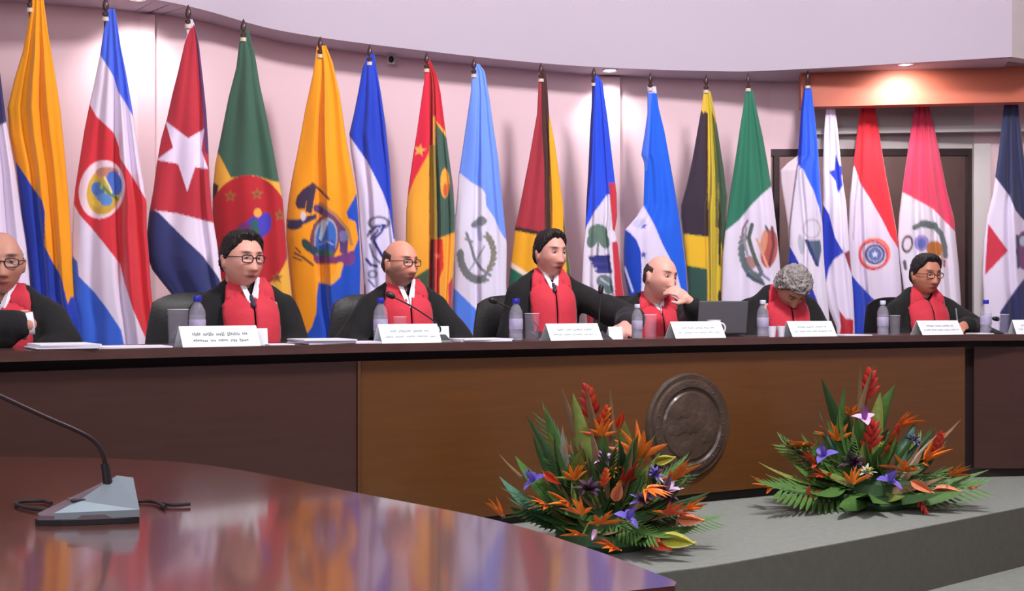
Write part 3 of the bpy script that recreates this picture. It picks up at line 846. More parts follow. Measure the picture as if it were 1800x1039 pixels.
flag('pinkish red and white flag with a green-arched crest behind the man with brown glasses', 8.28, (1620, 152),
     [(1611, 172), (1605, 205), (1598, 250), (1592, 290), (1585, 340), (1580, 380), (1578, 420), (1582, 460), (1590, 520), (1595, 655)],
     [(1630, 172), (1638, 205), (1648, 250), (1656, 290), (1666, 340), (1678, 385), (1681, 420), (1686, 470), (1690, 540), (1695, 655)],
     (214, 204, 220), [('p', (214, 62, 96), [(1560, 150), (1700, 150), (1700, 414), (1680, 408), (1660, 388), (1640, 367), (1600, 345), (1586, 338), (1560, 338)]),
                       ('l', (96, 106, 108), [(1608, 400), (1622, 393), (1640, 396), (1654, 410), (1661, 434), (1662, 450)], 9), ('l', (88, 98, 100), [(1622, 393), (1642, 397)], 13),
                       ('r', (96, 64, 76), (1595, 429), (10, 16), 8, .68), ('e', (148, 130, 190), (1620, 427), (13, 14), 0), ('e', (92, 104, 180), (1620, 428), (7, 9), 0),
                       ('e', (176, 108, 50), (1643, 438), (14, 15), -30), ('l', (176, 140, 120), [(1656, 448), (1654, 470)], 4), ('l', (170, 60, 70), [(1660, 458), (1660, 468)], 4),
                       ('l', (84, 80, 92), [(1590, 460), (1592, 472)], 6)],
     folds=[(.35, .06, 1.0), (.62, .05, .9), (.85, .05, .5)], amp=.012, seed=18)
flag('navy and white flag with a red triangle, cut by the photo edge', 8.1, (1777, 148),
     [(1767, 165), (1763, 200), (1755, 270), (1750, 305), (1745, 340), (1735, 380), (1730, 420), (1727, 480), (1730, 540), (1735, 655)],
     [(1788, 165), (1792, 200), (1797, 250), (1806, 320), (1820, 400), (1830, 500), (1840, 655)],
     (212, 202, 224), [('p', (50, 54, 88), [(1730, 150), (1860, 150), (1860, 400), (1800, 388), (1785, 370), (1775, 345), (1750, 312), (1730, 305)]),
                       ('p', (190, 50, 70), [(1737, 393), (1772, 441), (1731, 484)]),
                       ('p', (46, 48, 92), [(1800, 490), (1786, 508), (1772, 528), (1758, 548), (1756, 600), (1760, 660), (1860, 660), (1860, 490)]),
                       ('e', (120, 70, 110), (1800, 440), (14, 34), 0), ('l', (70, 70, 110), [(1788, 415), (1790, 470)], 5), ('e', (176, 190, 214), (1798, 424), (6, 9), 0)],
     folds=[(.45, .06, .9), (.8, .08, .6)], amp=.012, seed=19)


# ------------------------------------------------------------------ the judges' bench
front = [plan(-900, 2.45), plan(-400, 3.12), plan(0, 3.77), plan(300, 4.14), plan(640, 4.62), plan(950, 5.06), plan(1235, 5.55), plan(1480, 5.97), plan(1708, 6.40),
         plan(1790, 6.44), Vector((4.0, 6.6))]
BZ = CZ - 0.1376                                       # top of the bench


def offset(poly, d):
    out = []
    n = len(poly)
    for i, p in enumerate(poly):
        t = (poly[min(i + 1, n - 1)] - poly[max(i - 1, 0)]).normalized()
        out.append(p + Vector((-t.y, t.x)) * d)
    return out


bench = thing('judges_bench', 'long curved dark and golden wood bench with a round carved medallion', 'bench', (front[4].x, front[4].y, 0))
T0 = Matrix.Translation(-bench.location)


def bpart(name, mb, m, label=None, smooth=False, parent=None):
    o = mb.build(name, m, None, smooth)
    o.data.transform(T0)
    o.parent = parent or bench
    if label:
        o['label'] = label
    return o


fo_ = offset(front, .0)
bpart('worktop', MB().prism([tuple(p) for p in offset(front, .012)] + [tuple(p) for p in reversed(offset(front, .50))], BZ - .034, BZ), M['top_wood'])
bpart('nosing', MB().strip(front, BZ - .035, BZ - .001, .012, 1), M['top_wood'])
pf = offset(front, .05)
bpart('recess_band', MB().strip(offset(front, .10), BZ - .085, BZ - .034, .02, 1), M['recess'], 'band painted black as the shade under the top')  # near-black strip paints in the shade below the overhanging top
pz0, pz1 = .05, BZ - .072
bpart('front_panel', MB().strip(pf[:5], pz0, pz1, .03, 1), M['dark_shaded_wood'], 'brown front panel with shade painted into its wood')  # darker veneer stands for the shade on this turned panel
bpart('front_panel', MB().strip(pf[4:9], pz0, pz1, .03, 1), M['gold_wood'], 'golden brown front panel')
bpart('front_panel', MB().strip([pf[8] + Vector((.07, .045))] + pf[9:], pz0, pz1, .03, 1), M['dark_shaded_wood'], 'dark reddish end panel')
bpart('corner_post', MB().strip([pf[8] + Vector((.0, .05)), pf[8] + Vector((.10, .09))], 0, BZ - .034, .06, 1), M['recess'])
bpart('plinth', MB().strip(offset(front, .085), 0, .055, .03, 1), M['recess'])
bpart('edge_strip', MB().box((pf[4].x + .004, pf[4].y - .004, (pz0 + pz1) / 2), (.012, .012, pz1 - pz0)), M['gold_wood'])
#bpart('inner_panel', MB().strip(offset(front, .40), 0.0, BZ - .034, .02, 1), M['dark_shaded_wood'])

# carved medallion on the golden panel
a, b = pf[6], pf[5]
dirv = (pf[6] - pf[5]).normalized()


def on_front(px, off=0.0):
    """plan point on the panel face seen at that pixel column"""
    for k in range(len(pf) - 1):
        p, q = pf[k], pf[k + 1]
        m_ = (px - 900) / F
        den = (q.x - p.x) - m_ * (q.y - p.y)
        t_ = (m_ * p.y - p.x) / den
        if -0.001 <= t_ <= 1.001:
            return p.lerp(q, t_)
    return pf[-1]


mc = on_front(1208)
mz = CZ + (HY - 748) / F * mc.y
seg_dir = (on_front(1240) - on_front(1175)).normalized()
ang = math.atan2(seg_dir.y, seg_dir.x)
med = MB().lathe([(0.0, .030), (.10, .034), (.150, .030), (.158, .022), (.170, .022), (.178, .032), (.205, .030), (.212, .018), (.232, .020), (.240, .010), (.242, 0)], (0, 0, 0), 64, False)
o = med.build('medallion', M['medal'], bench, True)
Mm = Matrix.Translation(Vector((mc.x, mc.y, mz)) - bench.location) @ Matrix.Rotation(ang, 4, 'Z') @ Matrix.Rotation(R(90), 4, 'X') @ Matrix.Scale(1.07, 4)
o.data.transform(Mm)
o['label'] = 'round carved wooden medallion'
rel = MB()
rr_ = random.Random(4)
for k in range(26):
    a_, q_ = rr_.uniform(0, 6.28), rr_.uniform(0, .12)
    rel.ell((q_ * math.cos(a_), q_ * math.sin(a_), .0315), (rr_.uniform(.02, .045), rr_.uniform(.02, .05), .0042), Matrix.Rotation(rr_.uniform(0, 3), 3, 'Z'), 10, 6)
o2k = None
for k in range(22):
    th = 2 * math.pi * k / 22
    rel.ell((.191 * math.cos(th), .191 * math.sin(th), .030), (.006, .006, .004), u=8, v=5)
o2 = rel.build('carving', M['medal'], o, True)
o2['kind'] = 'stuff'
o2.data.transform(Mm)

# ------------------------------------------------------------------ foreground table
TZ = CZ - 0.44
far = catmull([(-3.2, 3.46), plan(0, 3.41), plan(250, 3.34), plan(400, 3.17), plan(640, 2.72), plan(860, 2.40), plan(1030, 2.11), plan(1180, 1.86)], 6)
crn = [plan(1189, 1.838), plan(1186, 1.815)]
near = [plan(1100, 1.78), (-.3, 1.38), (-1.2, .98), (-3.2, .6)]
tp = [tuple(p) for p in far] + [tuple(p) for p in crn] + [tuple(p) for p in near]
tb = thing('long_table', 'polished reddish brown table with a curved edge, nearest the camera', 'table', (-1.2, 2.2, FL))
T1 = Matrix.Translation((1.2, -2.2, -FL))


def tpart(name, mb, m, label=None):
    o = mb.build(name, m, tb)
    o.data.transform(T1)
    if label:
        o['label'] = label
    return o


tpart('tabletop', MB().prism(tp, TZ - .006, TZ), M['table'])
tpart('edge_band', MB().prism(tp, TZ - .04, TZ - .006), M['table_edge'], 'dark red edge band')
ins = [(-2.9, 3.0), (-1.5, 3.0), (-1.1, 2.95), (-.62, 2.5), (-.25, 2.08), (.0, 1.86)]
tpart('modesty_panel', MB().strip([Vector(p) for p in ins], FL, TZ - .04, .03, -1), M['table_edge'])
for p in ((-2.8, 1.1), (-1.0, 1.3), (-.15, 1.62)):
    tpart('leg', MB().bbox((p[0], p[1], (FL + TZ - .04) / 2), (.06, .06, TZ - .04 - FL)), M['table_edge'])

# conference microphone on it
mpos = at(165, 925, 2.34)
ts = thing('table_microphone', 'gooseneck microphone with a silver and grey wedge base on the near table', 'microphone', (mpos.x, mpos.y, TZ + .0005), R(4))


def wedge(x0, x1, y0, y1, h0, h1, z=0.0):
    """block whose top slopes from h0 at x0 to h1 at x1"""
    vs = [(x0, y0, z), (x1, y0, z), (x1, y1, z), (x0, y1, z), (x0, y0, z + h0), (x1, y0, z + h1), (x1, y1, z + h1), (x0, y1, z + h0)]
    return vs, [(0, 3, 2, 1), (4, 5, 6, 7), (0, 1, 5, 4), (1, 2, 6, 5), (2, 3, 7, 6), (3, 0, 4, 7)]


k = MB()
# base outline: rounded nose at the left, tall heel at the back right
out = [(.090, .004), (.050, .100), (.010, .112), (-.055, .075), (-.10, .035), (-.118, .005), (-.108, -.012), (-.06, -.018), (.0, -.012), (.05, -.005)]
hs = [.012, .062, .070, .040, .020, .012, .010, .010, .010, .011]
vs = [(x, y, .010) for x, y in out] + [(x * .97, y * .97, .010 + h) for (x, y), h in zip(out, hs)]
nn = len(out)
fs = [tuple(range(nn))] + [(i, (i + 1) % nn, nn + (i + 1) % nn, nn + i) for i in range(nn)]
vs.append((.0, .045, .040))
fs += [(nn + i, nn + (i + 1) % nn, 2 * nn) for i in range(nn)]
k.add(vs, fs)
k.build('base', M['grey_plastic'], ts)
MB().prism([(x * 1.01, y * 1.01) for x, y in out], 0, .011).build('base_plate', M['black'], ts)
k = MB()
k.add([(.092, .000, .028), (.054, .098, .080), (.018, .104, .084), (-.034, .010, .046), (-.074, -.020, .026), (.092, .000, .013), (-.072, -.020, .013), (.0, .03, .02)],
      [(0, 1, 2, 3, 4), (0, 4, 6, 5), (1, 0, 5), (2, 1, 7), (3, 2, 7), (4, 3, 7), (6, 4, 7), (5, 6, 7), (1, 5, 7)])
k.build('speaker_panel', M['silver'], ts)
MB().lathe([(.006, 0), (.009, .001), (.008, .006), (.0, .007)], (-.052, .022, .044), 12).build('button', M['grey_plastic'], ts, True)
MB().bbox((-.035, .012, .046), (.03, .010, .006), .002, Matrix.Rotation(.5, 3, 'Z')).build('switch', M['black'], ts)
loc0 = Matrix.Rotation(-R(4), 3, 'Z')


def tl(px, py, d):
    return loc0 @ (at(px, py, d) - ts.location)


MB().tube([tl(192, 868, 2.42), tl(189, 845, 2.42), tl(184, 815, 2.42)], [.0105, .0095, .008], 12).build('socket', M['black'], ts, True)
gp = catmull([tl(186, 822, 2.42), tl(180, 797, 2.41), tl(165, 775, 2.40), tl(135, 757, 2.38), tl(80, 733, 2.35), tl(0, 696, 2.31), tl(-70, 664, 2.28)], 8)
MB().tube(gp, .0048, 10).build('gooseneck', M['goose'], ts, True)
MB().cap(gp[-1], gp[-1] + Vector((-.05, -.01, .02)), .011, .012).build('microphone_head', M['black'], ts, True)
zc = .006
cb = catmull([tl(215, 893, 2.53), tl(245, 885, 2.58), tl(272, 886, 2.57), tl(290, 899, 2.50), tl(283, 889, 2.55), tl(303, 893, 2.53), tl(335, 892, 2.54)], 6)
MB().tube([Vector((p.x, p.y, zc)) for p in cb], .004, 8).build('cable', M['rubber'], ts, True)
cb = catmull([tl(85, 903, 2.46), tl(50, 898, 2.49), tl(28, 891, 2.54), tl(40, 886, 2.58), tl(75, 885, 2.585), tl(90, 890, 2.55)], 6)
MB().tube([Vector((p.x, p.y, zc)) for p in cb], .0045, 8).build('cable', M['rubber'], ts, True)


# ------------------------------------------------------------------ people
def sstep(a, b, x):
    t = np.clip((x - a) / (b - a), 0, 1)
    return t * t * (3 - 2 * t)


def head_surface(nx, ny, nz, wide=1.0, jowl=0.0):
    """unit directions -> points of a human head, face towards -y, centre between crown and chin"""
    p = 2.25
    q = (np.abs(nx) ** p + np.abs(ny) ** p + np.abs(nz) ** p) ** (-1 / p)
    x, y, z = nx * q * .076 * wide, ny * q * .096, nz * q * .118
    low = sstep(-.015, -.118, z)
    x = x * (1 - (.28 - jowl) * low)
    x = x * (1 - .10 * sstep(.03, .118, z))
    y = np.where(y > 0, y * (1 - .55 * sstep(-.01, -.10, z)), y * (1 - .10 * sstep(.06, .118, z)))
    fr = np.clip(-ny * 1.6, 0, 1)

    def g(cx, cz, sx, sz):
        return np.exp(-((x - cx) / sx) ** 2 - ((z - cz) / sz) ** 2) * fr
    y = y + .010 * fr * sstep(.0, -.03, z) * sstep(-.118, -.07, z) * 0
    t = np.clip((.028 - z) / .07, 0, 1)
    ridge = np.where((z < .028) & (z > -.046), t, 0)
    y = y - .024 * ridge * np.exp(-(x / (.008 + .009 * t)) ** 2) * fr          # nose
    y = y - .008 * g(.012, -.038, .008, .008) - .008 * g(-.012, -.038, .008, .008)
    y = y + .011 * (g(.031, .012, .017, .013) + g(-.031, .012, .017, .013))    # sockets
    y = y - .005 * (g(.03, .036, .024, .008) + g(-.03, .036, .024, .008))      # brow
    y = y - .005 * (g(.046, -.022, .018, .02) + g(-.046, -.022, .018, .02))    # cheeks
    y = y - .0065 * g(0, -.064, .024, .005) - .0065 * g(0, -.077, .021, .006)  # lips
    y = y + .004 * g(0, -.0705, .026, .0025)
    y = y - .008 * g(0, -.098, .02, .014)                                      # chin
    y = y + .003 * g(0, -.083, .02, .006)
    return x, y, z


def sphere_dirs(u, v):
    th = np.linspace(0, 2 * np.pi, u, endpoint=False)
    ph = np.linspace(0.0, np.pi, v + 1)
    T, P = np.meshgrid(th, ph)
    faces = [(j * u + i, (j + 1) * u + i, (j + 1) * u + (i + 1) % u, j * u + (i + 1) % u) for j in range(v) for i in range(u)]
    return (np.sin(P) * np.cos(T)).ravel(), (np.sin(P) * np.sin(T)).ravel(), np.cos(P).ravel(), faces


def remeshed(name, mb, voxel, smooth_it, mats, parent, factor=.5):
    me = mb.mesh('tmp', mats)
    o = bpy.data.objects.new('tmp', me)
    COL.objects.link(o)
    m = o.modifiers.new('r', 'REMESH')
    m.mode = 'VOXEL'
    m.voxel_size = voxel
    m.use_smooth_shade = True
    s = o.modifiers.new('s', 'SMOOTH')
    s.factor = factor
    s.iterations = smooth_it
    dg = bpy.context.evaluated_depsgraph_get()
    me2 = bpy.data.meshes.new_from_object(o.evaluated_get(dg))
    me2.name = name
    bpy.data.objects.remove(o)
    if len(me2.materials) == 0:
        me2.materials.append(mats)
    me2.polygons.foreach_set('use_smooth', [True] * len(me2.polygons))
    return link(name, me2, parent)


def hand(mb, wrist, dirv, palm_n, curl=.5, side=1, s=1.0, spread=.12):
    """palm, four unequal fingers and a thumb; dirv from wrist to knuckles, palm_n the way the palm faces"""
    d = Vector(dirv).normalized()
    n_ = Vector(palm_n)
    n_ = (n_ - d * n_.dot(d)).normalized()
    a = d.cross(n_) * side                       # towards the thumb
    w0 = Vector(wrist)
    mb.cap(w0 - d * .02 * s, w0 + d * .03 * s, .026 * s, .027 * s)
    pc = w0 + d * .05 * s
    rot = Matrix((a, n_, d)).transposed()
    mb.ell(pc, (.041 * s, .016 * s, .052 * s), rot)
    for k, (off, L) in enumerate(((.030, .072), (.010, .080), (-.010, .074), (-.029, .060))):
        p = w0 + d * .088 * s + a * off * s
        dd = (d + a * (off * spread * 8)).normalized()
        r = .0092 * s
        for j, fr in enumerate((.45, .32, .25)):
            an = curl * (.55, .8, .6)[j]
            dd = (dd * math.cos(an) + n_ * math.sin(an)).normalized()
            q = p + dd * L * fr * s
            mb.cap(p, q, r, r * .92, 8)
            p, r = q, r * .92
    t0 = w0 + d * .03 * s + a * .026 * s
    t1 = t0 + (d * .55 + a * .8 + n_ * .25).normalized() * .036 * s
    t2 = t1 + (d * .9 + a * .25 + n_ * .4).normalized() * .032 * s
    mb.cap(t0, t1, .0135 * s, .0115 * s, 8)
    mb.cap(t1, t2, .0115 * s, .0095 * s, 8)


def person(label, hx, hy, D, s=1.0, yaw=20, head=(20, 5, 0), skin=(214, 158, 138), hair='short', hair_mat='hair_black', beard=0,
           glasses=None, wide=1.0, jowl=0.0, arms=None, cuffs=(), shirt=True, tie=True, lean=0.0, lips=(170, 92, 88), vneck=1.0, seed=0,
           brow=(60, 44, 40), v_deep=.035, shift=0.0):
    rng = random.Random(seed)
    Hc = at(hx, hy, D)
    Rb = Matrix.Rotation(R(yaw), 4, 'Z')
    hz = Hc.z / s
    head_off = Vector((shift, -.02 - lean, 0))
    loc = Hc - (Rb @ head_off) * s
    root = thing('person', label, 'person', (loc.x, loc.y, 0), R(yaw), None)
    root.scale = (s, s, s)
    inv = (Matrix.Translation((loc.x, loc.y, 0)) @ Rb @ Matrix.Scale(s, 4)).inverted()

    def L(px, py, d):
        return inv @ at(px, py, d)
    hc = Vector((head_off.x, head_off.y, hz))
    Rh = Matrix.Rotation(R(head[0] - yaw), 3, 'Z') @ Matrix.Rotation(R(head[1]), 3, 'X') @ Matrix.Rotation(R(head[2]), 3, 'Y')
    neck = hc + Rh @ Vector((0, .025, -.085)) if head[1] < 25 else hc + Vector((0, .07, -.05))
    zs = hz - .182 if head[1] < 25 else hz - .085                       # shoulder line
    sh = [Vector((-.158, .035, zs - .035)), Vector((.158, .035, zs - .035))]
    nb = Vector((shift * .5, .045, zs + .045))
    # ---- skin body, one continuous surface
    B = MB()
    u, v = 104, 76
    nx, ny, nz, hf = sphere_dirs(u, v)
    x, y, z = head_surface(nx, ny, nz, wide, jowl)
    hv = [hc + Rh @ Vector(p) for p in zip(x, y, z)]
    B.add(hv, hf)
    for sx in (-1, 1):
        e = Matrix.Rotation(R(18 * sx), 3, 'Z')
        B.ell(hc + Rh @ Vector((sx * .079 * wide, .012, -.008)), (.008, .018, .031), Rh @ e, 12, 8)
        B.ell(hc + Rh @ Vector((sx * .084 * wide, .016, .008)), (.006, .013, .014), Rh @ e, 10, 6)
    B.cap(nb - Vector((0, 0, .05)), neck + Vector((0, 0, .02)), .064, .056)
    B.cap((0, .03, zs - .10), (0, .02, .62), .14, .135, 20)
    B.cap((-.10, .03, zs - .04), (.10, .03, zs - .04), .07, .07)
    B.cap((-.07, .0, .56), (.07, .0, .56), .115, .115)
    A = arms or [[(-.215, -.0, .80), (-.12, -.20, .70)], [(.215, -.0, .80), (.12, -.20, .70)]]
    A = [[Vector(p) for p in a_] for a_ in A]
    for i in (0, 1):
        B.cap(sh[i], A[i][0], .050, .042)
        B.cap(A[i][0], A[i][1], .042, .027)
        spec = A[i][2:] if len(A[i]) > 2 else None
        if spec:
            hand(B, A[i][1], spec[0], spec[1], curl=spec[2].x, side=spec[2].y, s=1.0)
        else:
            hand(B, A[i][1], (A[i][1] - A[i][0]), (0, 0, -1), .7, -1 if i else 1)
    for sx in (-1, 1):
        B.cap((sx * .09, -.02, .56), (sx * .12, -.30, .52), .085, .062)
        B.cap((sx * .12, -.30, .52), (sx * .12, -.22, .10), .058, .042)
        B.cap((sx * .12, -.20, .05), (sx * .125, -.33, .04), .042, .036)
    bo_ = remeshed('body', B, .006, 3, M['skin'], root, .45)
    me = bo_.data
    n = len(me.vertices)
    P = np.empty(n * 3)
    me.vertices.foreach_get('co', P)
    P = P.reshape(-1, 3)
    Ri = np.array(Rh.transposed())
    Hl = (P - np.array(hc)) @ Ri.T
    hxx, hyy, hzz = Hl[:, 0], Hl[:, 1], Hl[:, 2]
    base = np.array(lin(skin)[:3])
    C = np.tile(base, (n, 1))

    def blend(mask, c, k=1.0):
        nonlocal C
        m = np.clip(mask, 0, 1)[:, None] * k
        C = C * (1 - m) + np.array(lin(c)[:3]) * m
    frm = hyy < -.03

    def g(cx, cz, sx, sz):
        return np.where(frm, np.exp(-(((hxx - cx) / sx) ** 2 + ((hzz - cz) / sz) ** 2) ** 2), 0)
    red = tuple(int(c * f) for c, f in zip(skin, (.97, .80, .78)))
    blend(g(.045, -.03, .026, .020) + g(-.045, -.03, .026, .020) + g(0, -.034, .012, .010), red, .35)
    blend(g(0, -.0705, .027, .010), lips, .85)
    blend(g(0, -.0705, .027, .0025), (84, 40, 40), .9)
    for sx in (-1, 1):
        zb_ = .034 + .04 * (np.abs(hxx) - .03)
        blend(np.where(frm, np.exp(-(((hxx - sx * .033) / .023) ** 2 + ((hzz - zb_) / .006) ** 2) ** 2), 0), brow, .95)
        blend(g(sx * .031, .012, .018, .011), tuple(int(c * .62) for c in skin), .75)  # skin of the eye sockets painted darker, as shade under the brow
    if beard:
        bm_ = sstep(-.035, -.06, hzz) * (hyy < .01) * sstep(-.14, -.118, hzz)
        bm_ = np.maximum(bm_, sstep(.0, -.03, hzz) * np.exp(-((np.abs(hxx) - .066) / .012) ** 2) * (hyy < .03))
        bm_ *= (1 - .9 * g(0, -.064, .022, .008))
        blend(bm_, (128, 104, 96), beard)
    a_ = me.color_attributes.new('Col', 'FLOAT_COLOR', 'POINT')
    a_.data.foreach_set('color', np.concatenate([C, np.ones((n, 1))], 1).ravel())
    me.materials.clear()
    me.materials.append(M['skin'])
    # ---- eyes
    for sx in (-1, 1):
        eb = MB().ell((0, 0, 0), (.0108, .0108, .0108), None, 16, 12)
        em = eb.mesh('eye', M['eye'])
        cc = em.color_attributes.new('Col', 'FLOAT_COLOR', 'POINT')
        dirg = Vector((.15, -1, -.08)).normalized()
        vals = []
        for vtx in em.vertices:
            dd = vtx.co.normalized().dot(dirg)
            vals += list(lin((20, 16, 16)) if dd > .80 and abs(vtx.co.z) < .0052 else lin((170, 150, 146)) if abs(vtx.co.z) < .0038 else lin(tuple(int(c * .8) for c in skin)))
        cc.data.foreach_set('color', vals)
        em.polygons.foreach_set('use_smooth', [True] * len(em.polygons))
        eo = link('eye', em, root)
        eo.matrix_local = Matrix.Translation(hc + Rh @ Vector((sx * .031, -.0775, .010))) @ Rh.to_4x4()
    # ---- hair: shell over the scalp, thin at its edge
    u2, v2 = 96, 64
    nx, ny, nz, hf2 = sphere_dirs(u2, v2)
    x, y, z = head_surface(nx, ny, nz, wide, jowl)
    az = np.degrees(np.arctan2(np.abs(nx), -ny))              # 0 = face, 180 = back
    if hair in ('short', 'widow', 'curly'):
        fh = {'short': .084, 'widow': .080, 'curly': .058}[hair]
        line = np.interp(az, [0, 18, 34, 48, 62, 78, 92, 110, 140, 180], [fh, fh + (.010 if hair == 'widow' else .004), fh + .002, .066, .044, .012, -.016, -.03, -.065, -.075])
        line = line + .005 * np.array([noise.noise(Vector((a_ * .14, seed * 2.0, c_ * 9))) for a_, c_ in zip(az * np.sign(nx + 1e-9), z)])
        mask = sstep(line - .004, line + .010, z)
        thick = .009 + .010 * sstep(.03, .1, z) + (.013 * np.exp(-((z - .10) / .03) ** 2) * np.clip(-ny * 1.5, 0, 1) if hair != 'curly' else 0)
        if hair == 'curly':
            thick = thick + .012
    else:                                                     # horseshoe fringe of a bald head
        line = np.interp(az, [0, 74, 82, 92, 100, 120, 180], [.5, .5, .012, -.010, -.02, -.04, -.07])
        top = np.interp(az, [60, 75, 95, 130, 180], [.02, .035, .045, .062, .066])
        mask = sstep(line - .003, line + .008, z) * (1 - sstep(top, top + .014, z))
        thick = .0035
    nrm = np.stack([nx / .076, ny / .096, nz / .118], 1)
    nrm /= np.linalg.norm(nrm, axis=1)[:, None] + 1e-9
    nse = np.array([noise.noise(Vector((a * 260 + seed, b * 260, c * 150))) for a, b, c in zip(x, y, z)])
    nsl = np.array([noise.noise(Vector((a * 60 + seed * 3, b * 60, c * 60))) for a, b, c in zip(x, y, z)])
    amp_ = .010 if hair == 'curly' else .0045
    off = -.009 + mask * (thick + .009) + mask * amp_ * nse + mask * (.009 if hair == 'curly' else .003) * nsl
    hp = np.stack([x, y, z], 1) + nrm * off[:, None]
    keep = [f for f in hf2 if max(mask[i] for i in f) > .01]
    used = sorted({i for f in keep for i in f})
    idx = {i: k for k, i in enumerate(used)}
    HB = MB().add([hc + Rh @ Vector(hp[i]) for i in used], [tuple(idx[i] for i in f) for f in keep])
    HB.build('hair', M[hair_mat], root, True, False)
    # ---- spectacles
    if glasses:
        gm = M[glasses]
        GB = MB()
        yf = -.104

        def rim(sx):
            pts = []
            for k_ in range(25):
                th = 2 * math.pi * k_ / 24
                cx, sy = math.cos(th), math.sin(th)
                px_ = (abs(cx) ** .6) * (1 if cx > 0 else -1) * .0245
                pz_ = (abs(sy) ** .65) * (1 if sy > 0 else -1) * .0165
                pts.append(hc + Rh @ Vector((sx * .033 + px_, yf + .012 * abs(px_ + sx * .033) / .05 * .8, .006 + pz_)))
            return pts
        for sx in (-1, 1):
            GB.tube(rim(sx), .0024, 6, False)
            GB.tube([hc + Rh @ Vector((sx * .057, yf + .012, .014)), hc + Rh @ Vector((sx * .079 * wide, yf + .04, .014)),
                     hc + Rh @ Vector((sx * .085 * wide, .0, .012)), hc + Rh @ Vector((sx * .083 * wide, .02, .0))], .0021, 6)
        GB.tube([hc + Rh @ Vector((-.009, yf + .003, .010)), hc + Rh @ Vector((0, yf - .002, .012)), hc + Rh @ Vector((.009, yf + .003, .010))], .002, 6)
        go = GB.build('spectacles', gm, root, True)
        for sx in (-1, 1):
            r_ = rim(sx)[:-1]
            MB().add(r_, [tuple(range(len(r_)))]).build('lens', M['lens'], go)
    # ---- robe with wide sleeves
    T = MB()
    T.ell((0, .03, zs - .15), (.180, .135, .20), None, 28, 18)
    T.ell((0, .0, .62), (.20, .17, .20), None, 28, 18)
    T.cap((0, .025, zs - .12), (0, .01, .64), .150, .165, 24)
    T.cap(sh[0] + Vector((.02, 0, 0)), sh[1] - Vector((.02, 0, 0)), .070, .070, 18)
    T.cap(sh[0] + Vector((.0, 0, .005)), (-.05, .045, zs + .04), .064, .070, 18)
    T.cap(sh[1] + Vector((.0, 0, .005)), (.05, .045, zs + .04), .064, .070, 18)
    T.cap((-.10, .04, zs + .005), (0, .045, zs + .045), .07, .074, 18)
    T.cap((.10, .04, zs + .005), (0, .045, zs + .045), .07, .074, 18)
    bvh = BVHTree.FromPolygons([Vector(p) for p in T.v], T.f)
    for i in (0, 1):
        cfp = A[i][1]
        e_ = A[i][0]
        T.cap(sh[i], e_, .074, .080, 18)
        T.cap(e_, cfp - (cfp - e_).normalized() * .035, .078, .056, 18)
        T.cap(e_ + Vector((0, 0, -.03)), cfp - (cfp - e_).normalized() * .08 + Vector((0, .0, -.035)), .07, .05, 14)
    for sx in (-1, 1):
        T.cap((sx * .09, .0, .56), (sx * .12, -.27, .53), .12, .095, 18)
        T.cap((sx * .12, -.28, .50), (sx * .12, -.22, .17), .09, .09, 18)
    T.cap((-.1, -.24, .30), (.1, -.24, .30), .09, .09)
    rb = remeshed('robe', T, .011, 5, M['robe'], root, .5)
    nv_ = len(rb.data.vertices)
    Pr, Nr = np.empty(nv_ * 3), np.empty(nv_ * 3)
    rb.data.vertices.foreach_get('co', Pr)
    rb.data.vertices.foreach_get('normal', Nr)
    Pr, Nr = Pr.reshape(-1, 3), Nr.reshape(-1, 3)
    fv = np.array([noise.noise(Vector((c[0] * 11 + seed * 5, c[1] * 9, c[2] * 3.2))) + .5 * noise.noise(Vector((c[0] * 26, c[1] * 20, c[2] * 7 + seed))) for c in Pr])
    rb.data.vertices.foreach_set('co', (Pr + Nr * (.010 * fv)[:, None]).ravel())
    rb.data.update()

    # ---- red stole: two bands lying on the robe
    def front_pt(px_, pz_, o_):
        hit = bvh.ray_cast(Vector((px_, -1.5, pz_)), Vector((0, 1, 0)))
        if hit[0] is None:
            hit = bvh.find_nearest(Vector((px_, -.05, pz_)))
        nrm_ = hit[1] if hit[1].y < 0 else -hit[1]
        return hit[0] + nrm_ * o_
    vz = zs + .02 - v_deep
    for sx in (-1, 1):
        nr, ncn = 30, 9
        vs_, fs_ = [], []
        top_z = zs + .10
        for j in range(nr + 1):
            t_ = j / nr
            zz = top_z + (.66 - top_z) * t_
            xo = np.interp(-zz, [-top_z, -(zs + .04), -(zs - .06), -.66], [.072, .104, .116, .098])
            xi = np.interp(-zz, [-top_z, -(zs + .05), -vz, -(vz - .01), -.66], [.048, .030 * vneck, .003, .0025, .0015])
            for k_ in range(ncn + 1):
                w_ = xi + (xo - xi) * k_ / ncn
                fz = min(zz, zs + .055)
                p_ = front_pt(sx * w_, fz, .016 if k_ in (0, ncn) else .019)
                if zz > zs + .055:
                    q_ = (zz - zs - .055) / .06
                    p_ = p_ + Vector((0, .055 * q_, zz - fz)) + Vector((sx * .004, 0, 0)) * q_
                vs_.append(p_)
        for j in range(nr):
            for k_ in range(ncn):
                a0 = j * (ncn + 1) + k_
                fs_.append((a0, a0 + 1, a0 + ncn + 2, a0 + ncn + 1) if sx > 0 else (a0, a0 + ncn + 1, a0 + ncn + 2, a0 + 1))
        so = MB().add(vs_, fs_).build('stole', M['stole'], root, True, False)
        md = so.modifiers.new('t', 'SOLIDIFY')
        md.thickness = .008
        md.offset = 0
    # raised collar round the back of the neck
    cz_, cyc = zs + .095, .045
    pts_o, vs_, fs_ = [], [], []
    na = 30
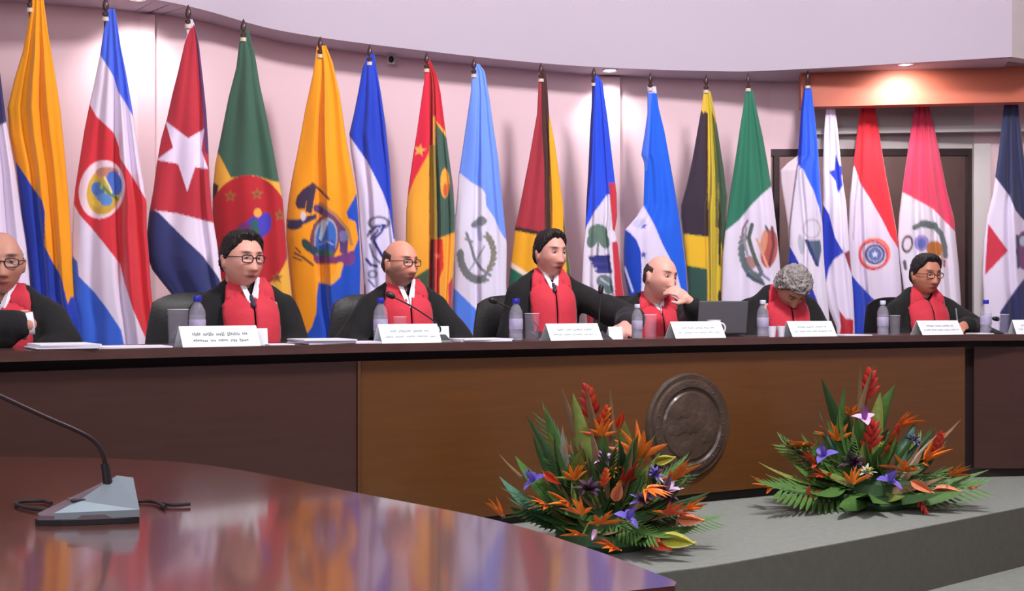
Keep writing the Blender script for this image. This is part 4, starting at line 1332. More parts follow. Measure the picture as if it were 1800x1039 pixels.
    for k_ in range(na + 1):
        th = R(-35 + 250 * k_ / na)
        for r_, zz in ((.092, zs + .03), (.080, zs + .085), (.074, zs + .108)):
            drop = .035 * max(0, -math.sin(th))
            vs_.append((math.cos(th) * r_ * 1.0, cyc + math.sin(th) * r_ * .92, zz - drop))
    for k_ in range(na):
        for j in range(2):
            a0 = k_ * 3 + j
            fs_.append((a0, a0 + 3, a0 + 4, a0 + 1))
    co_ = MB().add(vs_, fs_).build('stole_collar', M['stole'], root, True, False)
    md = co_.modifiers.new('t', 'SOLIDIFY')
    md.thickness = .008
    # ---- shirt collar and tie
    if shirt:
        for sx in (-1, 1):
            q = [front_pt(sx * .002, vz + .004, .016), front_pt(sx * .020, vz + .012, .017), front_pt(sx * .046, zs + .055, .012) + Vector((sx * .006, .022, .045)),
                 front_pt(sx * .034, zs + .055, .010) + Vector((0, .012, .052)), front_pt(sx * .004, vz + .040, .012) + Vector((0, .0, .006))]
            s_ = MB().add(q, [(0, 1, 2, 3, 4)]).build('shirt_collar', M['shirt'], root, False, False)
            md = s_.modifiers.new('t', 'SOLIDIFY')
            md.thickness = .006
        q = [front_pt(-.028, vz + .05, .008), front_pt(.028, vz + .05, .008), front_pt(.0, vz - .01, .010)]
        MB().add(q, [(0, 1, 2)]).build('shirt_front', M['shirt'], root, False, False)
    if tie:
        q0 = front_pt(0, vz + .030, .020)
        q1 = front_pt(0, vz - .006, .026)
        MB().cap(q0, q0 + (q1 - q0) * .4, .010, .012, 8).cap(q0 + (q1 - q0) * .4, q1, .009, .012, 8).build('tie', M['tie'], root, True)
    for i, w_ in cuffs:

        e_, c_ = A[i][0], A[i][1]
        d_ = (c_ - e_).normalized()
        ext_ = .022 if w_ == 2 else -.012
        MB().tube([c_ - d_ * .05, c_ + d_ * ext_], [.036, .041 if w_ == 2 else .037], 18, False).build('shirt_cuff', M['shirt'], root, True)
    return root, L


def hp_(x, y):
    return x, y


def arm(L, elbow, wrist, d=None, n=None, curl=.6, side=1):
    a = [L(*elbow), L(*wrist)]
    return a


def local_frame(hx, hy, D, s, yaw, lean=0.0, shift=0.0):
    """the same placing as person(), to give joints as points of the room"""
    Hc = at(hx, hy, D)
    Rb = Matrix.Rotation(R(yaw), 4, 'Z')
    loc = Hc - (Rb @ Vector((shift, -.02 - lean, 0))) * s
    inv = (Matrix.Translation((loc.x, loc.y, 0)) @ Rb @ Matrix.Scale(s, 4)).inverted()
    return (lambda px, py, d: inv @ at(px, py, d)), (lambda x, y, z: (inv.to_3x3() @ Vector((x, y, z))).normalized())


DEF_L, DEF_R = [(-.215, .0, .80), (-.10, -.20, .68)], [(.215, .0, .80), (.12, -.20, .68)]

L_, d_ = local_frame(2, 463, 4.42, 1.02, 12)
a0 = [L_(-150, 590, 4.0), L_(48, 569, 4.15), d_(-.75, .8, .12), d_(0, 1.0, .1), Vector((1.1, 1, 0))]
person('balding man at the photo edge, black-sleeved arm folded across his red stole', 2, 463, 4.42, 1.02, 12, (26, 4, 0), (196, 142, 122), 'fringe', 'hair_grey', 0,
       'frame', 1.0, .06, [a0, DEF_R], ((0, 2),), True, True, seed=1, v_deep=.05)
person('man with short black hair and thin dark glasses, robed in black with red stole', 425, 457, 5.05, 1.0, 28, (46, 3, 0), (222, 164, 146), 'short', 'hair_black', 0,
       'frame', 1.12, .12, [[(-.27, .0, .80), (-.12, -.20, .70)], DEF_R], (), True, True, seed=2, v_deep=.05, shift=-.03)
person('bald man with a short beard and dark glasses, robed in black with red stole', 703, 464, 5.6, .97, 20, (48, 2, 0), (220, 152, 130), 'fringe', 'hair_brown', .75,
       'frame', 1.0, .03, [[(-.30, -.02, .80), (-.16, -.22, .72)], [(.29, -.04, .80), (.20, -.22, .72)]], (), True, False, seed=3, v_deep=.06, shift=-.03)
L_, d_ = local_frame(967, 447, 6.1, 1.0, 16)
a1 = [L_(1108, 562, 6.0), L_(1098, 572, 5.68), d_(-.1, -1, -.1), d_(0, 0, -1), Vector((.75, -1, 0))]
person('clean-shaven man with black hair and no glasses, one arm stretched along the bench', 967, 447, 6.1, 1.0, 16, (34, 2, 0), (216, 156, 142), 'widow', 'hair_black', 0,
       None, .98, .03, [DEF_L, a1], (), True, True, seed=4, v_deep=.045)
L_, d_ = local_frame(1160, 488, 6.2, 1.0, 14, .05)
a1 = [L_(1234, 575, 6.08), L_(1213, 531, 5.98), d_(-.75, -.10, .62), d_(-.5, .75, -.4), Vector((1.15, 1, 0))]
person('balding man resting his chin on his fist, white cuff showing', 1160, 488, 6.2, 1.0, 14, (38, 6, 6), (224, 166, 150), 'fringe', 'hair_brown', 0,
       None, 1.0, .05, [DEF_L, a1], ((1, 1),), True, False, lean=.05, seed=5)
person('grey-haired person with head bowed low over the bench, in red stole', 1392, 506, 6.5, 1.0, 8, (14, 56, 0), (200, 144, 122), 'curly', 'hair_grey', 0,
       None, 1.0, .0, None, (), False, False, lean=.10, seed=6, v_deep=.0)
L_, d_ = local_frame(1627, 484, 7.0, 1.0, 6)
a1 = [L_(1722, 585, 6.95), L_(1695, 572, 6.68), d_(-.5, -.6, -.15), d_(-.3, 0, -1), Vector((.9, -1, 0))]
person('man with dark brown hair and brown glasses writing with a pen', 1627, 484, 7.0, 1.0, 6, (16, 6, 0), (190, 128, 104), 'short', 'hair_black', 0,
       'frame_brown', 1.04, .10, [DEF_L, a1], (), False, False, seed=7, v_deep=.01)
pp = at(1684, 568, 6.6)
pen = MB().cap((0, 0, 0), (-.012, .0, .10), .0045, .0045, 8).build('pen', M['silver'])
pen.location = at(1684, 574, 6.56)
tag(pen, 'thin silver pen held upright by the man with brown glasses', 'pen')


# ------------------------------------------------------------------ chairs
def make_chair():
    t = thing('office_chair', 'x', 'chair')
    seat = MB().bbox((0, 0, .45), (.50, .48, .09), .03).build('seat', M['leather'], t, True)
    vs, fs = [], []
    nu, nv = 14, 16
    prof = MB()
    for side_ in (0, 1):
        for j in range(nv + 1):
            for i in range(nu + 1):
                a, b = i / nu * 2 - 1, j / nv
                half = .255 * (1 - .22 * max(0, b - .55) ** 1.4 * 2.2)
                hgt = .50 + .54 * b - .05 * (abs(a) ** 3) * b
                yb = .24 + .09 * b - .045 * (1 - a * a) * 0 + .05 * (abs(a) ** 2) * -1
                th = .03 * (1 - abs(a) ** 4) * (1 - abs(2 * b - 1) ** 6) + .012
                vs.append((a * half, yb + (th if side_ else -th), hgt))
    w1 = (nu + 1) * (nv + 1)
    for s_ in (0, 1):
        for j in range(nv):
            for i in range(nu):
                a0 = s_ * w1 + j * (nu + 1) + i
                q = (a0, a0 + 1, a0 + nu + 2, a0 + nu + 1)
                fs.append(q if s_ == 0 else q[::-1])
    ring = [i for i in range(nu + 1)] + [j * (nu + 1) + nu for j in range(1, nv + 1)] + [nv * (nu + 1) + i for i in range(nu - 1, -1, -1)] + [j * (nu + 1) for j in range(nv - 1, 0, -1)]
    for k in range(len(ring)):
        a, b = ring[k], ring[(k + 1) % len(ring)]
        fs.append((a, a + w1, b + w1, b))
    MB().add(vs, fs).build('backrest', M['leather'], t, True)
    for sx in (-1, 1):
        MB().tube([(sx * .25, -.10, .46), (sx * .285, -.12, .60), (sx * .285, -.05, .66), (sx * .285, .12, .67), (sx * .27, .25, .62)], .018, 10).build('armrest', M['leather'], t, True)
    MB().tube([(0, 0, .10), (0, 0, .41)], .03, 14).build('column', M['chrome'], t, True)
    for k in range(5):
        a = 2 * math.pi * k / 5 + .3
        MB().tube([(0, 0, .13), (.16 * math.cos(a), .16 * math.sin(a), .11), (.29 * math.cos(a), .29 * math.sin(a), .075)], [.03, .022, .016], 8).build('leg', M['black'], t, True)
        MB().ell((.29 * math.cos(a), .29 * math.sin(a), .03), (.028, .028, .03), None, 10, 8).build('caster', M['black'], t, True)
    return t


def copy_thing(t, loc, rz, label, group=None):
    c = t.copy()
    COL.objects.link(c)
    c.location, c.rotation_euler = loc, (0, 0, rz)
    c['label'] = label
    if group:
        c['group'] = group
    for ch in t.children:
        d = ch.copy()
        COL.objects.link(d)
        d.parent = c
        for g in ch.children:
            e = g.copy()
            COL.objects.link(e)
            e.parent = d
    return c


ch0 = make_chair()
ch_spots = [(-20, 4.62, 14, 'black leather swivel chair under the balding man at the photo edge'),
            (368, 5.32, 26, 'black leather swivel chair behind the black-haired man with thin dark glasses'),
            (684, 5.85, 24, 'black leather swivel chair behind the bald bearded man'),
            (932, 6.35, 20, 'black leather swivel chair behind the clean-shaven man with no glasses'),
            (1140, 6.55, 16, 'black leather swivel chair behind the man resting his chin'),
            (1385, 6.85, 10, 'black leather swivel chair behind the bowed grey-haired person'),
            (1615, 7.3, 8, 'black leather swivel chair behind the man writing with a pen')]
for i, (px, d, rz, lab) in enumerate(ch_spots):
    p = plan(px, d)
    if i == 0:
        ch0.location, ch0.rotation_euler = (p.x, p.y, 0), (0, 0, R(rz))
        ch0['label'], ch0['group'] = lab, 'swivel chairs behind the bench'
    else:
        copy_thing(ch0, (p.x, p.y, 0), R(rz), lab, 'swivel chairs behind the bench')


# ------------------------------------------------------------------ things on the bench
def on_bench(px, inset):
    for k in range(len(front) - 1):
        p, q = front[k], front[k + 1]
        m_ = (px - 900) / F
        den = (q.x - p.x) - m_ * (q.y - p.y)
        t_ = (m_ * p.y - p.x) / den
        if -0.001 <= t_ <= 1.001:
            d = p.lerp(q, t_).y + inset
            return Vector(((px - 900) / F * d, d, BZ))


def make_bottle(cap_mat):
    t = thing('water_bottle', 'x', 'bottle')
    prof = [(.026, 0), (.031, .004), (.031, .03), (.029, .036), (.031, .042), (.031, .12), (.029, .135), (.020, .155), (.0125, .166), (.0125, .178)]
    MB().lathe(prof, (0, 0, 0), 24, True).build('body', M['plastic'], t, True)
    MB().lathe([(.0312, .052), (.0316, .053), (.0316, .100), (.0312, .101)], (0, 0, 0), 24, False).build('label_band', M['label'], t, True)
    MB().lathe([(.0150, .170), (.0160, .172), (.0160, .190), (.0145, .193), (.0, .193)], (0, 0, 0), 20, False).build('cap', M[cap_mat], t, True)
    MB().lathe([(.0, .004), (.0295, .004), (.0295, .030), (.0275, .036), (.0295, .042), (.0295, .118), (.0, .118)], (0, 0, 0), 20, False).build('water', M['water'], t, True)
    return t


def make_tumbler():
    t = thing('drinking_glass', 'x', 'glass')
    MB().lathe([(.0, .0), (.030, 0), (.0345, .125), (.0325, .125), (.0285, .008), (.0, .008)], (0, 0, 0), 24, False).build('glass_wall', M['glass'], t, True)
    MB().lathe([(.0330, .1245), (.0337, .1262), (.0344, .1245)], (0, 0, 0), 24, False).build('rim', M['shirt'], t, True)
    return t


bb = make_bottle('cap_blue')
bw = make_bottle('cap_white')
gl = make_tumbler()
n_of = {'b': 0, 'w': 0, 'g': 0}
src = {'b': bb, 'w': bw, 'g': gl}
for kind, px, inset, sc, lab in (
        ('b', 347, .18, 1.0, 'blue-capped water bottle behind the name card of the man with short black hair and glasses'),
        ('b', 669, .16, .98, 'blue-capped water bottle in front of the bald bearded man'),
        ('b', 907, .10, .98, 'blue-capped water bottle left of the clean-shaven man with one arm stretched out'),
        ('w', 1120, .12, .86, 'white-capped water bottle just left of the man resting his chin'),
        ('w', 1341, .12, .98, 'white-capped water bottle in front of the bowed grey-haired person'),
        ('w', 1552, .12, .98, 'white-capped water bottle left of the man writing with a pen'),
        ('b', 1733, .14, 1.02, 'blue-capped water bottle right of the man writing with a pen'),
        ('g', 313, .07, 1.12, 'empty drinking glass left of the first upright name card'),
        ('g', 703, .22, .86, 'drinking glass half hidden by the bald bearded man\'s name card'),
        ('g', 935, .09, .98, 'drinking glass beside the blue-capped bottle, left of the clean-shaven man'),
        ('g', 1143, .09, .92, 'drinking glass beside the bottle of the man resting his chin'),
        ('g', 1573, .10, .86, 'drinking glass beside the bottle of the man writing with a pen'),
        ('g', 1764, .10, .90, 'drinking glass next to the short dark microphone, close to the photo edge')):
    p = on_bench(px, inset)
    s_ = src[kind]
    grp = 'drinking glasses along the bench' if kind == 'g' else 'water bottles along the bench'
    if n_of[kind]:
        s_ = copy_thing(src[kind], p, 0, lab, grp)
    n_of[kind] += 1
    s_.location, s_['label'], s_['group'] = p, lab, grp
    s_.scale = (sc, sc, sc)


# name cards: folded white tents with faded print
def name_card(px0, px1, ytop, ybot, inset, lab, yaw_add=0.0, dark=False, seed=0):
    rng = random.Random(seed)
    a_, b_ = on_bench(px0, inset), on_bench(px1, inset)
    c = (a_ + b_) / 2
    e = (b_ - a_)
    ang_ = math.atan2(e.y, e.x) + R(yaw_add)
    D = c.y
    vis = (px1 - px0) / F * D
    m_ = c.x / c.y
    w = vis / max(.3, (math.cos(ang_) - m_ * math.sin(ang_)))
    h = (ybot - ytop) / F * D
    t = thing('name_card', lab, 'name card', c, ang_, 'name cards along the bench')
    k_ = MB()
    dpt = .045
    th = .0012
    for s_ in (-1, 1):
        k_.add([(-w / 2, s_ * dpt, 0), (w / 2, s_ * dpt, 0), (w / 2, 0, h), (-w / 2, 0, h), (-w / 2, s_ * (dpt - th * 2), 0), (w / 2, s_ * (dpt - th * 2), 0), (w / 2, 0, h - th * 3), (-w / 2, 0, h - th * 3)],
               [(0, 1, 2, 3), (4, 7, 6, 5), (0, 3, 7, 4), (1, 5, 6, 2), (0, 4, 5, 1)])
    k_.build('folded_card', M['card'], t)
    pr = MB()
    rows = ((.62, .070, .40), (.34, .050, .52)) if not dark else ((.60, .10, .44), (.30, .07, .44))
    for fz, sz, wd in rows:
        x = -w * wd / 1.25
        end = w * wd / 1.25
        while x < end:
            for _ in range(rng.randint(4, 8)):
                lw = rng.uniform(.003, .006)
                lh = h * sz * rng.choice((1.0, 1.0, 1.0, 1.7))
                zc_ = h * fz
                yb_ = -dpt * (1 - zc_ / h) - .0012
                tl_ = dpt / h
                for kx in (0, lw * .62):
                    x0, x1 = x + kx, x + kx + lw * .28
                    pr.add([(x0, yb_ - lh * tl_ * .5, zc_ - lh * .5), (x1, yb_ - lh * tl_ * .5, zc_ - lh * .5), (x1, yb_ + lh * tl_ * .5, zc_ + lh * .5), (x0, yb_ + lh * tl_ * .5, zc_ + lh * .5)], [(0, 1, 2, 3)])
                zm = zc_ + lh * rng.choice((-.4, .4))
                ym = -dpt * (1 - zm / h) - .0012
                pr.add([(x, ym - .0015 * tl_, zm - .0015), (x + lw * .9, ym - .0015 * tl_, zm - .0015), (x + lw * .9, ym + .0015 * tl_, zm + .0015), (x, ym + .0015 * tl_, zm + .0015)], [(0, 1, 2, 3)])
                x += lw + .0022
                if x > end:
                    break
            x += .009
    o_ = pr.build('printing', M['ink_dark' if dark else 'ink'], t)
    o_['kind'] = 'stuff'
    return t


name_card(314, 450, 571, 607, .07, 'largest white name card with dark print, left end of the bench', 0, True, 1)
name_card(664, 768, 568, 601, .07, 'white name card in front of the bald bearded man', 0, False, 2)
name_card(959, 1050, 568, 597, .07, 'white name card in front of the clean-shaven man with one arm stretched out', 0, False, 3)
name_card(1178, 1266, 562, 591, .07, 'white name card in front of the man resting his chin', 0, False, 4)
name_card(1383, 1461, 562, 589, .07, 'white name card in front of the bowed grey-haired person', 0, False, 5)
name_card(1611, 1683, 562, 587, .07, 'white name card in front of the man writing with a pen', 0, False, 6)
name_card(1779, 1850, 560, 585, .07, 'white name card cut off by the photo edge', 0, False, 7)


def blank_card(px, w, h, inset, yaw, lab):
    p = on_bench(px, inset)
    t = MB()
    t.add([(-w / 2, 0, 0), (w / 2, 0, 0), (w / 2, .012, h), (-w / 2, .012, h), (-w / 2, .002, 0), (w / 2, .002, 0), (w / 2, .014, h), (-w / 2, .014, h)],
          [(0, 1, 2, 3), (4, 7, 6, 5), (0, 4, 5, 1), (3, 2, 6, 7), (0, 3, 7, 4), (1, 5, 6, 2)])
    t.add([(-w / 2, .045, 0), (w / 2, .045, 0), (w / 2, .014, h), (-w / 2, .014, h), (-w / 2, .047, 0), (w / 2, .047, 0), (w / 2, .016, h), (-w / 2, .016, h)],
          [(0, 1, 2, 3), (4, 7, 6, 5), (0, 4, 5, 1), (3, 2, 6, 7), (0, 3, 7, 4), (1, 5, 6, 2)])
    o = t.build('blank_card', M['card'])
    o.location = p
    o.rotation_euler = (0, 0, R(yaw))
    tag(o, lab, 'card')


blank_card(459, .055, .066, .10, 26, 'small blank white card at the right end of the largest name card')
blank_card(779, .062, .068, .12, 26, 'small blank white card to the right of the bald bearded man\'s name card')
blank_card(1083, .072, .058, .14, 20, 'small blank white card beside the outstretched hand')


# papers
def papers(px, inset, w, d, n_, yaw, lab, grp='papers on the bench'):
    p = on_bench(px, inset)
    t = thing('paper_stack', lab, 'papers', p, R(yaw), grp)
    rng = random.Random(int(px))
    z = .0005
    for k in range(n_):
        hh = rng.uniform(.003, .006)
        o = MB().box((0, 0, 0), (w, d, hh)).build('sheet_bundle', M['paper'], t)
        o.location = (rng.uniform(-.008, .008), rng.uniform(-.008, .008), z + hh / 2)
        o.rotation_euler = (0, 0, R(rng.uniform(-5, 5)))
        z += hh + .0006
    return t


papers(108, .14, .20, .27, 4, 34, 'thick stack of papers in front of the balding man at the photo edge')
papers(228, .12, .26, .19, 1, 32, 'loose white sheets lying between the paper stack and the first drinking glass')
papers(568, .16, .22, .24, 4, 28, 'stack of pinkish white papers between the two men wearing dark glasses')
papers(632, .09, .16, .10, 2, 28, 'low pile of white papers just left of the bald bearded man\'s card')
papers(842, .12, .24, .18, 2, 26, 'flat white papers on the bench left of the third blue-capped bottle')
papers(485, .10, .10, .14, 1, 30, 'thin dark-shadowed sheet right of the largest name card')
papers(1496, .10, .18, .14, 1, 20, 'white sheet between the bowed person\'s card and the next bottle')
papers(1722, .10, .10, .12, 1, 8, 'white sheet near the writing man\'s sleeve')


# bench microphones
def bench_mic(px, inset, head, lab, hd):
    p = on_bench(px, inset)
    t = thing('bench_microphone', lab, 'microphone', p, R(25), 'gooseneck microphones on the bench')
    inv_ = Matrix.Rotation(-R(25), 3, 'Z')
    vs = [(-.03, -.05, 0), (.03, -.05, 0), (.04, .05, 0), (-.04, .05, 0), (-.025, -.045, .008), (.025, -.045, .008), (.03, .045, .038), (-.03, .045, .038)]
    MB().add(vs, [(0, 3, 2, 1), (4, 5, 6, 7), (0, 1, 5, 4), (1, 2, 6, 5), (2, 3, 7, 6), (3, 0, 4, 7)]).build('base', M['black'], t)
    h = inv_ @ (at(head[0], head[1], p.y + hd) - p)
    m1 = Vector((.0, .03, .03))
    mid = m1 + (h - m1) * .5 + Vector((0, 0, .03))
    pts = catmull([m1, m1 + Vector((0, .0, .04)), mid, h], 6)
    MB().tube(pts, .0035, 8).build('gooseneck', M['black'], t, True)
    dd = (pts[-1] - pts[-2]).normalized()
    MB().cap(h, h + dd * .018, .0125, .014, 12).build('microphone_head', M['black'], t, True)


bench_mic(776, .10, (690, 521), 'gooseneck microphone reaching towards the bald bearded man, black wedge base by the small blank card', -.02)
bench_mic(948, .24, (870, 530), 'gooseneck microphone whose head sits beside the swivel chair, left of a blue-capped bottle', -.05)
bench_mic(1058, .09, (1056, 512), 'upright black gooseneck microphone beside the outstretched hand', .05)
bench_mic(1747, .12, (1748, 560), 'short dark microphone close to the photo edge, right of the last bottle', .03)

# laptop and mug between the chin-resting man and the bowed person
p = on_bench(1270, .31)
t = thing('laptop', 'grey laptop with its lid open, seen from behind, right of the chin-resting man', 'laptop', p, R(14))
MB().bbox((0, .11, .009), (.27, .20, .016), .004).build('keyboard_base', M['laptop'], t)
MB().bbox((0, -.004, .10), (.275, .009, .17), .003, Matrix.Rotation(R(8), 3, 'X')).build('lid', M['laptop'], t)
MB().tube([(-.10, .005, .016), (.10, .005, .016)], .006, 8).build('hinge', M['black'], t, True)
p = on_bench(1255, .15)
t = thing('coffee_mug', 'white mug half hidden behind the chin-resting man\'s name card, handle showing', 'mug', p, R(-5))
MB().lathe([(.0, 0), (.030, 0), (.033, .004), (.034, .088), (.031, .088), (.029, .008), (.0, .008)], (0, 0, 0), 24, False).build('cup', M['mug'], t, True)
MB().tube([(.032 + .024 * math.sin(R(a)), 0, .046 + .026 * math.cos(R(a))) for a in range(0, 181, 15)], .0048, 8).build('handle', M['mug'], t, True)
p = on_bench(1357, .09)
t = thing('small_cup', 'little white cup right of the bowed person\'s bottle', 'cup', p)
MB().lathe([(.0, 0), (.017, 0), (.023, .055), (.021, .055), (.015, .004), (.0, .004)], (0, 0, 0), 20, False).build('cup_wall', M['mug'], t, True)
p = on_bench(1373, .12)
t = copy_thing(t, p, 0, 'little white cup touching the bowed person\'s name card')

# ------------------------------------------------------------------ flower arrangements
FM = {}
for nm, c, rg in (('leaf', (82, 124, 58), .5), ('leaf_light', (132, 148, 72), .5), ('leaf_blue', (84, 134, 112), .45), ('leaf_dark', (56, 88, 50), .5), ('leaf_dry', (146, 116, 84), .7),
                  ('orange', (246, 132, 44), .5), ('orange_red', (230, 84, 50), .5), ('red', (206, 54, 46), .45), ('peach', (222, 132, 92), .5), ('iris', (122, 104, 204), .55),
                  ('violet', (176, 96, 190), .55), ('orchid', (226, 190, 226), .5), ('plum', (76, 44, 74), .6), ('yellowgreen', (186, 184, 70), .5), ('stem', (96, 116, 52), .6),
                  ('stem_red', (136, 60, 50), .5), ('white', (214, 212, 196), .6), ('coral', (226, 84, 72), .5)):
    FM[nm] = mat('flower_' + nm, c, rg, var=.28, nscale=18)


def blade(L, W, arch, fold, ns=8, tip=.5, midrib=True):
    """one leaf or petal growing along +z, arching towards -y"""
    vs, fs = [], []
    for j in range(ns + 1):
        t_ = j / ns
        w_ = W * (math.sin(math.pi * min(1, t_ ** tip * 1.0)) ** .75 if 0 < t_ < 1 else 0.02) * .5
        z = L * (t_ - .12 * arch * t_ * t_)
        y = -L * arch * .5 * t_ * t_
        vs += [(-w_, y + fold * w_, z), (0, y - fold * w_ * .3, z), (w_, y + fold * w_, z)]
    for j in range(ns):
        for k in (0, 1):
            a0 = j * 3 + k
            fs.append((a0, a0 + 1, a0 + 4, a0 + 3))
    return vs, fs


def mesh_of(name, vf_list, m):
    b_ = MB()
    for v_, f_ in vf_list:
        b_.add(v_, f_)
    me = b_.mesh(name, FM[m])
    me.polygons.foreach_set('use_smooth', [True] * len(me.polygons))
    return me


def tr(vf, mtx):
    return [tuple(mtx @ Vector(v)) for v in vf[0]], vf[1]


leafM = {}
for m_ in ('leaf', 'leaf_light', 'leaf_blue', 'leaf_dark', 'leaf_dry', 'white'):
    leafM[m_, 'broad'] = mesh_of('leaf', [blade(1, .30, .5, .5, 9, .75)], m_)
    leafM[m_, 'narrow'] = mesh_of('leaf', [blade(1, .10, .6, .6, 9, .7)], m_)
    leafM[m_, 'blade'] = mesh_of('leaf', [blade(1, .16, .25, .7, 8, .8)], m_)
fr = []
for k in range(15):
    t_ = (k + 1) / 16
    for s_ in (-1, 1):
        q = Matrix.Translation((0, -.25 * t_ * t_, t_ * .9)) @ Matrix.Rotation(s_ * R(62 - 34 * t_), 4, 'Y')
        fr.append(tr(blade(.34 * (1 - .45 * abs(t_ - .4)), .035, .3, .3, 4, .8), q))
fr.append(blade(1.0, .02, .5, .2, 8, .6))
for m_ in ('leaf', 'leaf_dark'):
    leafM[m_, 'frond'] = mesh_of('leaf', fr, m_)
PET = {}


def orient(dirv, roll=0.0):
    q = Vector(dirv).to_track_quat('Z', 'Y')
    return q.to_matrix() @ Matrix.Rotation(roll, 3, 'Z')


def put(name, me, parent, base, rot3, scale):
    o = bpy.data.objects.new(name, me)
    COL.objects.link(o)
    o.parent = parent
    o.matrix_local = Matrix.Translation(base) @ rot3.to_4x4() @ Matrix.Diagonal((scale[0], scale[1], scale[2], 1))
    return o


def flower(kind, parent, head, dirv, size, cols, rng):
    """a bloom whose centre is at head (thing-local) and which points along dirv"""
    Rm = orient(dirv, rng.uniform(-.3, .3))
    root = None
    size *= {'bird_of_paradise': 1.25, 'heliconia': 1.12, 'iris': 1.2, 'daisy_cluster': 1.25, 'bud': 1.1, 'orchid': 1.25}[kind]
    if kind == 'bird_of_paradise':
        b_ = blade(1.15, .16, .1, 1.2, 8, .6)
        beak = mesh_of('beak', [tr(b_, Matrix.Rotation(R(-78), 4, 'Y'))], cols[1])
        root = put(kind, beak, parent, head, Rm, (size, size, size))
        pm = mesh_of('petal', [blade(1, .20, .12, .8, 6, .62)], cols[0])
        for k, a in enumerate((-52, -26, -6, 14, 34, 58)):
            put('petal', pm, root, Vector((.02 * k - .05, 0, 0)), Matrix.Rotation(R(a), 3, 'Y') @ Matrix.Rotation(R(rng.uniform(-22, 22)), 3, 'X'), (1, 1, rng.uniform(.75, 1.1)))
    elif kind == 'heliconia':
        root = put(kind, mesh_of('spine', [blade(1.3, .07, .1, .4, 6, .5)], cols[0]), parent, head, Rm, (size, size, size))
        pm = mesh_of('bract', [blade(1, .26, -.25, 1.0, 6, .6)], cols[0])
        pm2 = mesh_of('bract', [blade(1, .26, -.25, 1.0, 6, .6)], cols[1])
        for k in range(7):
            s_ = 1 if k % 2 else -1
            put('bract', pm2 if k in (3, 5) else pm, root, Vector((0, -.02, .1 + .15 * k)), Matrix.Rotation(R(s_ * (42 - 3.5 * k)), 3, 'Y') @ Matrix.Rotation(R(14), 3, 'X'), (1, 1, .62 - .045 * k))
    elif kind in ('iris', 'orchid'):
        root = put(kind, mesh_of('throat', [blade(.5, .25, .2, .6, 5, .7)], cols[1]), parent, head, Rm, (size, size, size))
        pm = mesh_of('petal', [blade(1, .55, .7, .35, 7, .8)], cols[0])
        pm2 = mesh_of('petal', [blade(1, .42, -.4, .4, 7, .8)], cols[1] if kind == 'orchid' else cols[0])
        for k in range(3):
            put('petal', pm, root, Vector((0, 0, 0)), Matrix.Rotation(R(120 * k), 3, 'Z') @ Matrix.Rotation(R(58), 3, 'X'), (1, 1, .8))
            put('petal', pm2, root, Vector((0, 0, 0)), Matrix.Rotation(R(120 * k + 60), 3, 'Z') @ Matrix.Rotation(R(22), 3, 'X'), (.9, .9, .8))
    elif kind == 'daisy_cluster':
        root = put(kind, mesh_of('stalk', [blade(.5, .1, .1, .4, 4, .6)], 'stem'), parent, head, Rm, (size, size, size))
        pm = mesh_of('petal', [blade(1, .22, .3, .5, 5, .8)], cols[0])
        pm2 = mesh_of('petal', [blade(1, .22, .3, .5, 5, .8)], cols[1])
        for k in range(16):
            put('petal', pm if k % 3 else pm2, root, Vector((0, 0, 0)), Matrix.Rotation(R(137.5 * k), 3, 'Z') @ Matrix.Rotation(R(18 + 5 * k), 3, 'X'), (1, 1, rng.uniform(.5, .8)))
    elif kind == 'bud':
        root = put(kind, mesh_of('bud', [blade(1, .34, .1, 1.1, 7, .7), tr(blade(1, .34, .1, 1.1, 7, .7), Matrix.Rotation(R(180), 4, 'Z'))], cols[0]), parent, head, Rm, (size, size, size))
    return root


def arrangement(lab, base_px, D0, leaves, blooms, seed):
    rng = random.Random(seed)
    g0 = Vector(((base_px - 900) / F * D0, D0, 0))
    t = thing('flower_arrangement', lab, 'flowers', g0, 0, 'tropical flower arrangements on the dais')
    MB().lathe([(.0, .0), (.17, 0), (.20, .03), (.19, .07), (.15, .075), (.0, .07)], (0, 0, 0), 24, False).build('bowl', FM['leaf_dark'], t, True)
    MB().lathe([(.145, .07), (.14, .12), (.09, .16), (.0, .17)], (0, 0, 0), 14, False).build('foam_block', FM['leaf_dark'], t, True)

    def local(px, py, off):
        d = D0 + off
        if py > HY + 5:
            d = min(d, (CZ - .025) * F / (py - HY))
        return at(px, py, d) - g0
    for px, py, off, ty, m_, w_ in leaves:
        tip = local(px, py, off)
        b = Vector((rng.uniform(-.09, .09) + tip.x * .16, rng.uniform(-.07, .07) + tip.y * .15, rng.uniform(.07, .14)))
        d = tip - b
        L = d.length
        arch = {'broad': .5, 'narrow': .6, 'blade': .25, 'frond': .5}[ty]
        Rm = orient(d, 0)
        # roll the blade so its back arches upwards and its face is seen from the front
        z = Rm @ Vector((0, 0, 1))
        up = Vector((0, -.55, 1)) if abs(z.z) < .85 else Vector((0, -1, .1))
        yy = -(up - z * up.dot(z)).normalized()
        xx = yy.cross(z)
        Rm = Matrix((xx, yy, z)).transposed() @ Matrix.Rotation(rng.uniform(-.35, .35), 3, 'Z')
        o = put('leaf', leafM[m_, ty], t, b, Rm, (L * w_, L, L / (1 - .12 * arch)))
    for kind, px, py, off, dx, dz, size, cols in blooms:
        h = local(px, py, off)
        dv = Vector((dx, -.35, dz)).normalized()
        r_ = flower(kind, t, h, dv, size, cols, rng)
        s0 = Vector((h.x * .2, h.y * .2, .12))
        pts = catmull([s0, s0.lerp(h, .5) + Vector((0, .02, .015)), h - dv * .01], 5)
        MB().tube(pts, .0035, 6).build('stem', FM['stem'], t, True)
    return t


